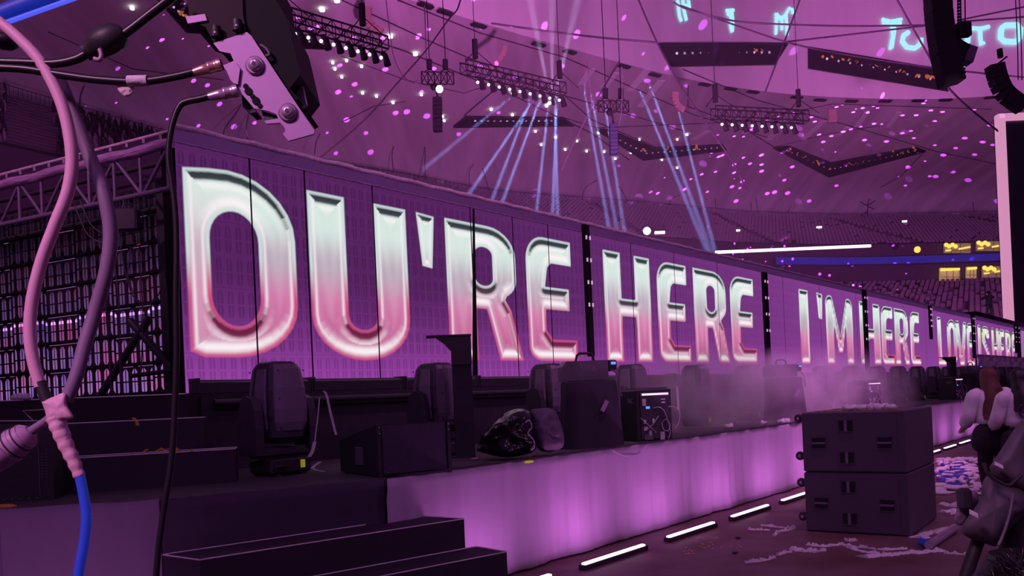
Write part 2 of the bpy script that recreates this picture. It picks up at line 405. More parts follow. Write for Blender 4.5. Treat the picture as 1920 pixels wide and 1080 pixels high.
# ------- roof vents along the ring edge
VENTM = mat('vent_dark', (.015, .01, .02), .8)
vp = MB().box((0, 0, 0), (2.6, 1.0, .3), bev=.08)
v0 = None
for i, (x, y) in enumerate([(798, 11), (835, 24), (898, 49), (1010, 84), (1068, 98), (1170, 125), (1228, 141), (1321, 159), (1370, 167), (1412, 173), (1494, 183), (1538, 188), (1597, 190), (1660, 190), (1722, 189), (1773, 188), (1858, 183)]):
    if v0 is None: v0 = vp.build('roof_vent', VENTM); o = v0; tag(o, 'small dark rectangular vent along the edge of the roof ring', 'vent', 'vents along the roof ring')
    else: o = v0.copy(); sc.collection.objects.link(o)
    i2 = min(NX-2, int((x+300)/25)); dv = ipt[i2+1]-ipt[i2]
    o.location = roof(x, y, 1.2); o.rotation_euler = (0, 0, math.atan2(dv.y, dv.x)); o['label'] = 'small dark vent on the roof ring edge, %s from the left' % ORD[i]
# ------- roof openings
OPEN = mat('recess_shade', (.012, .008, .014), .9); OSTR = mat('rusty_strut_lit', (.5, .18, .04), .7, emit=(.45, .13, .03), es=.5)  # rust colour plus emission standing in for lamp light on the beams
GLB = mat('floodlight_glass', (.6, .55, .6), .2, emit=(.6, .45, .6), es=.35)
def opening(poly, lab, path, nl, orange, rad):
    P = [roof(x, y, .25) for x, y in poly]; c = sum(P, Vector())/len(P)
    t = thing('roof_opening', lab, 'opening', c, 0, 'dark openings in the roof')
    d = Vector((0, 0, -.35)); MB().prism([p-d*0 for p in P], d).build('shaft', OPEN, t)  # solid dark slab under the membrane, its colour painting the recess shade
    # framing edge
    m = MB(); e = [p+d for p in P]; m.tube(e+[e[0]], .1, 4); m.build('edge_beam', DMET, t)
    pts = [Vector((*q, 0)) for q in path]; ln = [0]
    for a, b_ in zip(pts, pts[1:]): ln.append(ln[-1]+(b_-a).length)
    for k in range(nl):
        s = ln[-1]*(k+.5)/nl; j = max(i for i in range(len(ln)) if ln[i] <= s); j = min(j, len(pts)-2)
        q = pts[j].lerp(pts[j+1], (s-ln[j])/(ln[j+1]-ln[j])); h = roof(q.x, q.y, 1.1)
        lm = MB().blob(h, rad, 8, 0).build('floodlight', GLB if k % 5 else LENSD, t)
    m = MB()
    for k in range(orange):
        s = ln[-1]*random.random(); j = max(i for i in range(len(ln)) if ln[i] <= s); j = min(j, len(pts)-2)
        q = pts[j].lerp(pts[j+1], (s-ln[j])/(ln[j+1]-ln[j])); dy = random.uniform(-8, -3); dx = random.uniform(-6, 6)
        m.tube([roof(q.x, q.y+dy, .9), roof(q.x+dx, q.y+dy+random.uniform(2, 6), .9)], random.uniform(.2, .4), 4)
    if orange: m.build('rusty_beams_lit', OSTR, t)
    return t
LENSD = mat('floodlight_on', (.7, .6, .7), .2, emit=(.9, .7, .95), es=.5)
opening([(1235, 80), (1477, 80), (1453, 118), (1258, 121)], 'dark roof slot full of floodlights, left of the two on the pale membrane', [(1262, 100), (1450, 98)], 13, 16, 0.25)
opening([(1515, 87), (1757, 128), (1778, 168), (1515, 125)], 'dark roof slot full of floodlights, right of the two on the pale membrane', [(1540, 108), (1755, 150)], 10, 22, 0.25)
opening([(1450, 275), (1480, 273), (1558, 304), (1717, 275), (1736, 282), (1555, 330)], 'large dark V-shaped roof opening at the right', [(1470, 279), (1556, 317), (1720, 281)], 24, 16, 0.23)
opening([(1118, 241), (1142, 242), (1226, 276), (1355, 270), (1362, 280), (1206, 298)], 'dark V-shaped roof opening behind the hanging blue-lit speaker', [(1138, 250), (1212, 287), (1350, 276)], 20, 6, 0.23)
opening([(873, 217), (1055, 219), (1076, 233), (850, 236)], 'flat dark roof slot with a row of lamps where the beams start', [(885, 226), (1040, 226)], 13, 0, 0.24)
opening([(520, 60), (578, 65), (612, 88), (520, 84)], 'small dark roof opening right of the black machine', [(530, 75), (590, 78)], 3, 0, 0.18)
opening([(290, -12), (330, -10), (372, 25), (420, 38), (420, 62), (350, 56)], 'dark roof opening behind the thick black cable at the top', [(312, 2), (360, 42), (415, 50)], 10, 12, 0.18)
# membrane seams and wire ropes
def seam(pts, lab, r=.14, lift=.5, name='roof_cable'):
    q = []
    for a, b_ in zip(pts, pts[1:]):
        n = max(2, int(math.dist(a, b_)/12))
        q += [roof(a[0]+(b_[0]-a[0])*k/n, a[1]+(b_[1]-a[1])*k/n, lift) for k in range(n)]
    q.append(roof(*pts[-1], lift)); o = MB().tube(q, r, 5).build(name, RAILM); recenter(o); tag(o, lab, 'cable', 'cables and seams of the roof'); return o
def wire(pts, Y, lab, r):
    q = spline([W(x, y, Y) for x, y in pts], 6); o = MB().tube(q, r, 5).build('wire_rope', RAILM); recenter(o); tag(o, lab, 'cable', 'wire ropes under the roof'); return o
wire([(866, -10), (861, 8), (856, 20), (840, 38), (800, 93), (737, 165), (680, 228), (560, 330)], 60, 'thick wire rope running diagonally from the top centre down left', .055)
wire([(921, 44), (1000, 55), (1120, 70), (1235, 80)], 100, 'thick rope ending at the left roof slot', .12)
wire([(1193, -10), (1232, 80), (1280, 168), (1330, 240), (1380, 315), (1400, 360)], 105, 'rope passing the left roof slot and running down right', .12)
wire([(1262, 4), (1290, 18), (1355, 35), (1400, 42), (1480, 46), (1600, 49), (1755, 47)], 95, 'upper of the ropes crossing behind the big line array', .1)
wire([(1275, 10), (1330, 30), (1475, 79), (1600, 105), (1775, 130), (1930, 146)], 96, 'rope falling from top centre across the right roof slot', .1)
wire([(1470, 79), (1600, 64), (1755, 46)], 97, 'rope rising right toward the big line array', .1)
wire([(1503, -10), (1470, 80), (1435, 172)], 98, 'rope dropping just right of the left roof slot', .1)
wire([(1678, -8), (1730, 85), (1785, 172), (1879, 252)], 70, 'rope passing behind the big line array toward the tall screen', .08)
wire([(1798, 38), (1930, 11)], 88, 'rope leaving the line array up to the right edge', .09)
wire([(1798, 41), (1930, 31)], 88, 'nearly level rope leaving the line array to the right edge', .09)
wire([(1161, 115), (1100, 220), (1052, 320)], 90, 'rope behind the hanging blue-lit speaker', .09)
seam([(560, 30), (760, 96), (960, 178), (1300, 420)][:3]+[(1110, 250), (1180, 300)], 'roof seam running down right under the middle truss', .12)
seam([(640, 0), (800, 75), (1010, 165), (1280, 245)], 'roof seam running over the middle truss', .1)
seam([(745, 0), (900, 62), (1060, 108), (1300, 215), (1440, 258)], 'roof seam just under the ring edge', .1)
seam([(640, 230), (700, 200), (760, 190)], 'short roof seam near the lower left lamps', .06)
seam([(640, 105), (760, 150), (870, 175), (930, 155)], 'roof seam between the first two trusses', .06)
seam([(935, 162), (870, 217)], 'roof seam left of the flat roof slot', .12)
seam([(1280, 30+100), (1420, 188), (1600, 238), (1760, 285), (1870, 308)], 'long roof seam running over the large V opening', .1)
seam([(1060, 180), (1110, 225), (1230, 276)], 'roof seam left above the middle V opening', .1)
seam([(1055, 220), (1120, 240), (1400, 228), (1560, 195), (1860, 165+40)], 'roof seam between V openings', .08)
seam([(1290, 160), (1290, 200), (1380, 232), (1450, 275)], 'roof seam toward the large V opening', .1)
seam([(1736, 282), (1690, 330), (1650, 352)], 'roof seam under the right end of the large V opening', .08)
seam([(1450, 276), (1560, 250), (1650, 236)], 'roof seam above the large V opening', .08)
seam([(90, 60), (250, 130), (420, 150)], 'roof seam behind the black cables', .06)
# pale strips on the roof membrane
STR = mat('pale_strip', (.85, .8, .85), .8)
sp0 = []
for q_, (a, b_) in enumerate([((1330, 245), (1300, 262)), ((1395, 250), (1430, 210)), ((1440, 262), (1475, 225)), ((1505, 262), (1545, 226)), ((1570, 255), (1590, 238)), ((1605, 238), (1625, 210)), ((1664, 238), (1686, 210)), ((1180, 170), (1215, 130)), ((1130, 165), (1155, 135)), ((1090, 158), (1110, 128)), ((1240, 150), (1200, 200))]):
    m = MB(); dr = .7; pa, pb = roof(*a, .4), roof(*b_, .4); sd = Vector((1, .3, 0))*dr; m.prism([pa-sd, pa+sd, pb+sd, pb-sd], (0, 0, -.1))
    o = m.build('membrane_strip', STR); recenter(o); tag(o, 'pale diagonal strip on the roof, ' + ['left of the right-hand truss', 'under the left end of the right-hand truss', 'under the middle of the right-hand truss', 'under the right end of the right-hand truss', 'right of the right-hand truss, short', 'crossing the tan straight speaker array', 'rightmost one above the big V', 'right of the blue-lit column', 'above the blue-lit column, right one', 'above the blue-lit column, left one', 'left of the pale curved speaker array'][q_], 'strip', 'pale strips on the roof')
# downlights
dl = None; DLM = emat('downlight', (1, .93, .97), 4)
for (x, y, r) in [(732, 69, .62), (779, 102, .6), (632, 2, .62), (604, 19, .62), (248, 16, .45), (650, 114, .35), (678, 125, .35), (624, 118, .35), (565, 107, .4), (628, 130, .33), (641, 145, .33), (680, 175, .38), (706, 181, .36), (737, 193, .38), (790, 178, .4), (962, 175, .5), (1030, 194, .48), (1025, 199, .48), (921, 206, .4), (961, 216, .4), (952, 235, .4), (830, 219, .36), (833, 227, .36), (1004, 247, .36), (1042, 258, .38), (1015, 272, .36), (1122, 250, .36), (1082, 265, .36), (1060, 281, .36), (1100, 284, .36), (1133, 285, .36), (1154, 298, .38), (1183, 287, .36), (1241, 300, .38), (1270, 315, .38), (1288, 253, .45), (1270, 262, .3), (1199, 262, .3)]:
    if dl is None: dl = MB().lathe([(.2, .15), (1, .12), (1, -.12), (.3, -.16)], n=14).build('ceiling_downlight', DLM); o = dl; tag(o, 'small round white downlight glowing in the purple roof', 'downlight', 'downlights in the roof')
    else: o = dl.copy(); sc.collection.objects.link(o)
    o.location = roof(x, y, .6); o.scale = (r*.6, r*.6, 1)
# glowing tubes laid on the pale membrane to paint in projected lettering
LET = emat('projected_cyan', (.36, .80, .92), 1.1)
def proj(name, strokes, lab, r=.42):
    m = MB()
    for st in strokes:
        m.tube([roof(x, y, .35) for x, y in st], r*.88, 5)
    o = m.build(name, LET); recenter(o); tag(o, lab, 'lettering', 'cyan letters projected on the roof'); return o
proj('projected_letter', [[(1270, -5), (1274, 30), (1278, 40)], [(1280, -5), (1283, 20), (1287, 38)], [(1290, -5), (1293, 15)], [(1272, 12), (1290, 10)]], 'cut-off cyan letter projected at the top edge of the roof', .35)
proj('projected_letter', [[(1362, 20), (1376, 19)], [(1366, 22), (1372, 34), (1370, 48), (1373, 60)], [(1372, 22), (1374, 40), (1373, 58)], [(1364, 27), (1374, 26)]], 'ragged cyan I projected on the roof', .38)
proj('projected_letter', [[(1455, 25), (1456, 45), (1455, 64)], [(1456, 25), (1465, 36), (1474, 25)], [(1474, 25), (1475, 48), (1476, 66)], [(1466, 30), (1466, 56)], [(1474, 26), (1480, 15), (1487, 18), (1486, 25)], [(1457, 35), (1470, 33)]], 'ragged cyan M projected on the roof', .36)
proj('projected_letter', [[(1654, 36), (1670, 40), (1691, 36)], [(1655, 42), (1690, 43)], [(1672, 40), (1674, 65), (1669, 92)], [(1676, 40), (1677, 60), (1672, 90)]], 'tall cyan T projected between the two roof slots and the line array', .4)
proj('projected_letter', [[(1704, 60), (1695, 66), (1692, 78), (1700, 88), (1716, 90), (1727, 82), (1727, 72)]], 'cut-off cyan O right beside the tall projected T', .6)
proj('projected_letter', [[(1813, 52), (1812, 82)], [(1817, 55), (1816, 80)]], 'cyan I half hidden behind the line array', .4)
proj('projected_letter', [[(1820, 53), (1838, 54), (1855, 50)], [(1838, 54), (1838, 70), (1840, 84), (1845, 80)]], 'small cyan T right of the big line array', .5)
proj('projected_letter', [[(1877, 54), (1884, 48), (1906, 47), (1913, 54), (1911, 72), (1904, 79), (1884, 78), (1876, 71), (1877, 54)]], 'cyan O projected at the far right of the roof', .7)
# coloured dots thrown on the roof by a rotating gobo projector
def gobo(loc, target, power, size, scale, thr, col):
    o = light('pattern_projector', 'SPOT', loc, col, power, target, spot_size=size, spot_blend=.15, shadow_soft_size=.02)
    l = o.data; l.use_nodes = True; n = l.node_tree.nodes; k = l.node_tree.links; em = n['Emission']
    tc = n.new('ShaderNodeTexCoord'); se = n.new('ShaderNodeSeparateXYZ'); k.new(tc.outputs['Normal'], se.inputs[0])
    dx = n.new('ShaderNodeMath'); dx.operation = 'DIVIDE'; dy = n.new('ShaderNodeMath'); dy.operation = 'DIVIDE'
    k.new(se.outputs[0], dx.inputs[0]); k.new(se.outputs[2], dx.inputs[1]); k.new(se.outputs[1], dy.inputs[0]); k.new(se.outputs[2], dy.inputs[1])
    co = n.new('ShaderNodeCombineXYZ'); k.new(dx.outputs[0], co.inputs[0]); k.new(dy.outputs[0], co.inputs[1])
    vo = n.new('ShaderNodeTexVoronoi'); vo.inputs['Scale'].default_value = scale; k.new(co.outputs[0], vo.inputs[0])
    lt = n.new('ShaderNodeMath'); lt.operation = 'LESS_THAN'; lt.inputs[1].default_value = thr; k.new(vo.outputs['Distance'], lt.inputs[0])
    s2 = n.new('ShaderNodeSeparateColor'); k.new(vo.outputs['Color'], s2.inputs[0])
    g = n.new('ShaderNodeMath'); g.operation = 'MULTIPLY'; k.new(lt.outputs[0], g.inputs[0])
    g2 = n.new('ShaderNodeMath'); g2.operation = 'GREATER_THAN'; g2.inputs[1].default_value = .3; k.new(s2.outputs[0], g2.inputs[0]); k.new(g2.outputs[0], g.inputs[1])
    k.new(g.outputs[0], em.inputs['Strength'])
gobo((58, 150, 16), tuple(roof(1530, 335)), 1.6e6, 1.15, 24, .19, (.62, .08, .9))
gobo((0, 95, 16), tuple(roof(880, 180)), 8e5, 1.7, 19, .16, (.6, .1, .85))
# ================================================================== FIELD, STAGE
def floor_mat():
    m, n, l = nt('field_floor'); b = n['Principled BSDF']; b.inputs['Roughness'].default_value = .6
    tc = n.new('ShaderNodeTexCoord'); t = n.new('ShaderNodeTexNoise'); t.inputs['Scale'].default_value = 1.4; t.inputs['Detail'].default_value = 6; l.new(tc.outputs['Object'], t.inputs[0])
    cr = n.new('ShaderNodeValToRGB'); cr.color_ramp.elements[0].color = (.10, .035, .025, 1); cr.color_ramp.elements[1].color = (.17, .10, .11, 1)
    cr.color_ramp.elements[0].position = .3; cr.color_ramp.elements[1].position = .6; l.new(t.outputs[0], cr.inputs[0]); l.new(cr.outputs[0], b.inputs['Base Color'])
    br = n.new('ShaderNodeTexBrick'); br.inputs['Scale'].default_value = .45; br.inputs['Mortar Size'].default_value = .006; br.offset = .5
    l.new(tc.outputs['Object'], br.inputs[0]); bp = n.new('ShaderNodeBump'); bp.inputs['Strength'].default_value = .6; bp.inputs['Distance'].default_value = .02; bp.invert = True
    l.new(br.outputs['Fac'], bp.inputs['Height']); l.new(bp.outputs[0], b.inputs['Normal']); return m
fm = MB(); fm.add([(-90, -15, 0), (150, -15, 0), (150, 135, 0), (-90, 135, 0)], [(0, 1, 2, 3)]); struct('floor', fm, floor_mat())
OF_FAB = -5.23; OF_MOV = -6.8; OF_PAR = -8.1; OF_WALL = -9.13; ZP = 1.90; ZW0 = 1.935; ZW1 = 5.01
SC = L(0, 0, 0)
def up_prism(name, pts, z0, z1, m):
    return MB().prism([(p[0], p[1], z0) for p in pts], (0, 0, z1-z0)).build(name, m)
# stage front polyline at the height of the stage top
fA = Wz(-220, 962, HS); fB = Wz(0, 955, HS); fC = Wz(300, 937, HS); fD = Wz(720, 899, HS); fE = L(66, OF_FAB, HS)
STG = mat('stage_deck', (.06, .05, .06), .8, noise_s=6, noise_a=.5, bump=.2)
pb = [L(66, -9.7, HS), L(4.6, -9.7, HS), Vector((-4.5, 13.0, HS)), Vector((-9, 14, HS)), Vector((fA.x-4, fA.y+1, HS))]
o = up_prism('stage_platform', [fE, *pb, fA, fB, fC, fD], .05, HS, STG); tag(o, 'long black stage deck carrying the moving lights and cases', 'stage')
# rear platform below the screen
gA = Wz(-150, 760, ZP); gB = Wz(0, 752, ZP); gC = Wz(350, 738.5, ZP); s_, _ = S_of(372, 740, OF_PAR); gD = L(s_, OF_PAR, ZP)
o = up_prism('rear_platform', [L(68, OF_PAR, 0), L(68, -9.6, 0), L(4.6, -9.6, 0), Vector((-4.5, 12.6, 0)), Vector((-6.3, 13.2, 0)), Vector((-9.5, 12, 0)), gA, gB, gC, gD], HS, ZP, mat('platform_black', (.022, .018, .026), .85, noise_s=5))
tag(o, 'raised black platform under the big word screen', 'platform')
EDGE = TRIMM
def edge_line(pts, r, lab, parent=None, m=None, name='edge_trim'):
    o = MB().tube(pts, r, 5).build(name, m or EDGE, parent)
    if parent is None: recenter(o); tag(o, lab, 'trim')
    return o
edge_line([gA+Vector((0, -.01, 0)), gB+Vector((0, -.01, 0)), gC+Vector((0, -.01, 0))], .008, 'pale worn edge along the rear platform at the left')
# steps up to the rear platform
def step_box(name, fl, fr, depth_v, z0, z1, lab, m=BLK2, trims=True):
    fl, fr = Vector(fl), Vector(fr); dv = Vector(depth_v); p = [fl, fr, fr+dv, fl+dv]; c = sum(p, Vector())/4; c.z = z0
    t = thing(name, lab, 'step', c); MB().prism([(q.x, q.y, z0) for q in p], (0, 0, z1-z0)).build('box', m, t)
    if trims:
        e = [Vector((q.x, q.y, z1+.002)) for q in p]
        mb = MB().tube([e[0], e[1]], .006, 5); mb.tube([e[1], e[2]], .005, 5); mb.tube([e[0], e[3]], .005, 5); mb.tube([e[3], e[2]], .005, 5); mb.build('edge_trim', EDGE, t)
    return t
STEPM = mat('step_black', (.03, .022, .036), .75, noise_s=4, noise_a=.3)
z1_ = 1.37
a1, a2 = Wz(100, 862, z1_), Wz(441, 842, z1_); bk = Vector((-.25, .93, 0))
step_box('step_riser', (a1.x, a1.y, 0), (a2.x, a2.y, 0), bk*.36, HS, z1_, 'lower long black step on the stage at the left, orange foil scraps on it', STEPM)
z2_ = 1.655
c1, c2 = W(-120, 798, 7.25), W(376, 776, 8.05)
step_box('step_riser', (c1.x, c1.y, 0), (c2.x, c2.y, 0), (-.1, .40, 0), HS, z2_, 'upper long black step behind the lower one, just below the rear platform', STEPM)
# parapet of black batten lights on the rear platform's front edge, with drape and rail
dr = MB(); s0, _ = S_of(372, 740, OF_PAR)
o = MB().prism([L(s0, OF_PAR+.02, HS), L(66, OF_PAR+.02, HS), L(66, OF_PAR+.05, HS), L(s0, OF_PAR+.05, HS)], (0, 0, ZP-HS-.02)).build('front_drape', BLK2); tag(o, 'black drape hanging along the front of the rear platform', 'drape')
o = MB().tube([L(s0+.1, OF_PAR+.12, 1.80), L(66, OF_PAR+.12, 1.80)], .035, 8).build('rail_pipe', DMET); recenter(o); tag(o, 'long dark pipe running in front of the drape behind the lights', 'pipe')
bt = thing('light_batten', 'placeholder', 'light batten', L(0, 0, 0)); 
def mk_batten(t):
    t['group'] = 'light battens under the screen'
    b = MB(); b.prism([(-.72, -.08, 0), (-.72, .10, 0), (-.72, .10, .10), (-.72, -.02, .14), (-.72, -.08, .11)], (1.44, 0, 0)).build('housing', BLK, t, True)
    MB().prism([(-.70, -.03, .137), (.70, -.03, .137), (.70, .095, .105), (-.70, .095, .105)], (0, 0, .006)).build('lens_strip', mat('batten_lens', (.25, .22, .27), .2), t, True)
    for x in (-.73, .73): MB().box((x, 0, .08), (.02, .2, .16), bev=.004).build('end_bracket', DMET, t, True)
mk_batten(bt)
ZB = ZP+.005; angD1 = math.atan2(D1.y, D1.x)
s = s0+.75; k = 0; ordn = ['first', 'second', 'third', 'fourth', 'fifth', 'sixth', 'seventh', 'eighth', 'ninth', 'tenth', 'eleventh', 'twelfth', 'thirteenth', 'fourteenth', 'fifteenth', 'sixteenth', 'seventeenth', 'eighteenth', 'nineteenth', 'twentieth', 'twenty-first', 'twenty-second', 'twenty-third', 'twenty-fourth', 'twenty-fifth', 'twenty-sixth', 'twenty-seventh', 'twenty-eighth']
while s < 40 and k < 24:
    o = bt if k == 0 else dup(bt)
    o.location = L(s, OF_PAR-.1, ZB); o.rotation_euler = (0, 0, angD1); o['label'] = 'black light batten lying under the screen, %s along from the left' % ordn[k]
    s += 1.5; k += 1
# ------------------------------------------------------------------ the word screen
S0, _ = S_of(337, 500, OF_WALL)
def colmap(x): return S_of(x, 520 if x < 1000 else 610, OF_WALL)[0]
SMAX = colmap(1905)
ZT, ZBt = 4.60, 2.36     # letter band
def arc(cx, cy, rx, ry, a0, a1, n=7): return [(cx+rx*math.cos(math.radians(a0+(a1-a0)*i/n)), cy+ry*math.sin(math.radians(a0+(a1-a0)*i/n))) for i in range(n+1)]
def rrect(x0, y0, x1, y1, rx, ry):
    return arc(x1-rx, y1-ry, rx, ry, 90, 0)+arc(x1-rx, y0+ry, rx, ry, 0, -90)+arc(x0+rx, y0+ry, rx, ry, -90, -180)+arc(x0+rx, y1-ry, rx, ry, 180, 90)
HB = .175
def G(ch, v):     # v = stroke width as share of the glyph width
    if ch == 'D': return [[(0, .03), (0, .99)]+[(.2, 1.01)]+arc(.38, .68, .62, .34, 90, 0)+arc(.38, .30, .62, .30, 0, -90)+[(.12, .0)], rrect(.20, .17, .64, .80, .22, .16)]
    if ch == 'O': return [rrect(0, 0, 1, 1, .5, .24), rrect(v, HB, 1-v, 1-HB, .5-v+.02, .1)]
    if ch == 'U': return [[(0, 1), (0, .26)]+arc(.5, .26, .5, .27, 180, 360, 14)+[(1, 1), (1-v, 1), (1-v, .27)]+arc(.5, .27, .5-v, .09, 0, -180)+[(v, 1)]]
    if ch == "'": return [[(0, 1), (1, .99), (.80, .63), (.25, .64)]]
    if ch == 'R': return [[(0, 0), (0, 1), (.5, 1)]+arc(.55, .79, .38, .21, 90, 0)+arc(.53, .62, .40, .17, 0, -50)+[(.76, .46), (.84, .38), (1, 0), (1-v*.95, 0), (.50, .38), (v, .38), (v, 0)], rrect(v, .55, .60, .84, .12, .06)]
    if ch == 'E': return [arc(.25, .12, .25, .12, 270, 180)+arc(.35, .80, .35, .20, 180, 90)+[(.93, 1), (.93, .80)]+[(.5, .80)]+[(v+.06, .76), (v, .6), (.86, .6), (.86, .42), (v, .42), (v, .25), (v+.12, HB), (1, HB), (1, 0)]]
    if ch == 'H': return [[(0, 0), (0, 1), (v, 1), (v, .58), (1-v, .58), (1-v, 1), (1, 1), (1, 0), (1-v, 0), (1-v, .42), (v, .42), (v, 0)]]
    if ch == 'I': return [[(0, 0), (0, 1), (1, 1), (1, 0)]]
    if ch == 'M': return [[(0, 0), (0, .9)]+arc(.16, .88, .16, .12, 180, 60, 4)+[(.5, .42)]+arc(.84, .88, .16, .12, 120, 0, 4)+[(1, 0), (.73, 0), (.73, .66), (.58, .17), (.42, .17), (.27, .66), (.27, 0)]]
    if ch == 'L': return [[(0, 0), (0, 1), (v, 1), (v, HB), (1, HB), (1, 0)]]
    if ch == 'V': return [[(.3, 0), (0, 1), (v, 1), (.5, .3), (1-v, 1), (1, 1), (.7, 0)]]
    if ch == 'S': return [[(.05, .60)]+arc(.35, .78, .33, .22, 180, 90)+arc(.65, .80, .33, .2, 90, 0)+[(.98, .70), (.62, .70), (.6, .80), (.42, .80), (.42, .66), (.95, .35), (1, .15)]+arc(.7, .15, .3, .15, 0, -90)+[(.3, 0), (.05, .12), (.05, .28), (.38, .28), (.4, .17), (.6, .17), (.6, .28)]]
WORDS = [('D', 351, 556, .3), ('U', 582, 765, .35), ("'", 785, 818, 1), ('R', 838, 976, .36), ('E', 987, 1081, .36), ('H', 1136, 1222, .35), ('E', 1235, 1294, .36), ('R', 1303, 1367, .36), ('E', 1371, 1418, .36),
         ('I', 1500, 1517, 1), ("'", 1533, 1544, 1), ('M', 1549, 1599, .3), ('H', 1612, 1650, .35), ('E', 1652, 1675.5, .36), ('R', 1677, 1704, .36), ('E', 1706, 1724.5, .36),
         ('L', 1757, 1773, .42), ('O', 1775, 1793, .34), ('V', 1791.5, 1811, .3), ('E', 1811.5, 1825, .36), ('I', 1832.5, 1838, 1), ('S', 1839.5, 1854, .4), ('H', 1858, 1871, .34), ('E', 1872, 1882, .36), ('R', 1883.5, 1894, .36), ('E', 1895.5, 1904, .36)]
def sdf(poly_list, P):     # signed distance (positive inside) and inward gradient
    n = len(P); best = np.full(n, 1e9); gx = np.zeros(n); gz = np.zeros(n); ins = np.zeros(n, bool)
    for poly in poly_list:
        q = np.array(poly)
        for i in range(len(q)):
            a = q[i]; b = q[(i+1) % len(q)]; ba = b-a; L2 = (ba**2).sum()
            if L2 < 1e-12: continue
            t = np.clip(((P-a)@ba)/L2, 0, 1); d = P-(a+t[:, None]*ba); dd = np.sqrt((d**2).sum(1)); m = dd < best
            best[m] = dd[m]; gx[m] = d[m, 0]; gz[m] = d[m, 1]
            c = ((a[1] > P[:, 1]) != (b[1] > P[:, 1])); 
            with np.errstate(divide='ignore', invalid='ignore'):
                xi = (b[0]-a[0])*(P[:, 1]-a[1])/(b[1]-a[1])+a[0]
            ins ^= (c & (P[:, 0] < xi))
    nn = np.maximum(best, 1e-6); sg = np.where(ins, 1, -1); return best*sg, gx/nn*sg, gz/nn*sg
XC = np.concatenate([np.arange(337, 1905, 2.0), [1905]])
SCOL = np.array([colmap(x) for x in XC]); NZ = 200; ZROW = np.linspace(ZW0, ZW1-.16, NZ)
SS, ZZ = np.meshgrid(SCOL, ZROW, indexing='ij')
SD = np.full(SS.shape, -1.0); COL = np.zeros(SS.shape+(3,))
def C(*rgb): return np.array(lin(*rgb))
def mixc(a, b, t): t = np.clip(t, 0, 1)[:, None]; return a*(1-t)+b*t
def sm(a, b, x): t = np.clip((x-a)/(b-a), 0, 1); return t*t*(3-2*t)
for ch, x0, x1, v in WORDS:
    sa, sb_ = colmap(x0), colmap(x1); wd = sb_-sa; zb, zt = ZBt, ZT
    hh = zt-zb; polys = [[(sa+px_*wd, zb+pz_*hh) for px_, pz_ in poly] for poly in G(ch, v)]
    i0 = max(0, np.searchsorted(SCOL, sa)-3); i1 = min(len(SCOL), np.searchsorted(SCOL, sb_)+4)
    P = np.stack([SS[i0:i1].ravel(), ZZ[i0:i1].ravel()], 1); d, gx, gz = sdf(polys, P); t = (P[:, 1]-zb)/hh
    hw = .5*min(v*wd if v < 1 else wd*.9, HB*hh*1.2); e = np.clip(d/hw, 0, 1.4)
    body = mixc(mixc(C(186, 78, 136), C(212, 122, 170), t/.35), C(188, 170, 186), sm(.32, .58, t)); body = mixc(body, C(216, 234, 226), sm(.56, .82, t))
    if ch == 'D': body = mixc(body, C(225, 185, 205)[None, :].repeat(len(t), 0), .35*sm(.7, .3, (P[:, 0]-sa)/wd)*(1-sm(.75, .95, t)))
    yel = 1.0 if x0 > 1830 else 0.0
    body = body*(1-.38*yel*np.array([-.1, .12, 1])*sm(.35, .8, t)[:, None])
    gl = .5+.5*np.sin(6.0*e+3*gx+t*9); body = mixc(body, C(236, 240, 240), (.10+.2*sm(.5, .8, t))*gl*sm(.3, 1, e))
    rim = mixc(C(196, 84, 138), C(205, 222, 220), sm(.3, .6, t)); c = mixc(rim, body, sm(.12, .3, e))
    side = np.abs(gx); c = mixc(c, C(250, 240, 246), side*np.exp(-((e-.38)/.10)**2)*.75)
    c = mixc(c, C(225, 60, 95), side*np.exp(-((e-.16)/.07)**2)*.7*sm(.62, .3, t)*(gx < 0))
    dn = np.clip(-gz, 0, 1); upb = np.clip(gz, 0, 1)
    c = mixc(c, mixc(C(110, 30, 66), C(48, 58, 64), sm(.35, .6, t)), np.minimum(1, 2.2*dn**1.5*np.exp(-((e-.38)/.17)**2)))
    c = mixc(c, C(255, 250, 252), dn**2*np.exp(-((e-.85)/.2)**2)*.6)
    c = mixc(c, C(255, 246, 250), upb**2*np.exp(-((e-.5)/.28)**2)*.95)
    c = mixc(c, C(214, 60, 114), upb**2*np.exp(-((e-.08)/.08)**2)*.6*sm(.6, .3, t))
    # soft hot spot at the foot of each leg
    c = mixc(c, C(255, 245, 250), .7*np.exp(-((t-.045)/.03)**2)*sm(.35, .7, e))
    sd = d.reshape(i1-i0, NZ); cc = c.reshape(i1-i0, NZ, 3); blk = SD[i0:i1]; m = sd > blk; blk[m] = sd[m]; COL[i0:i1][m] = cc[m]
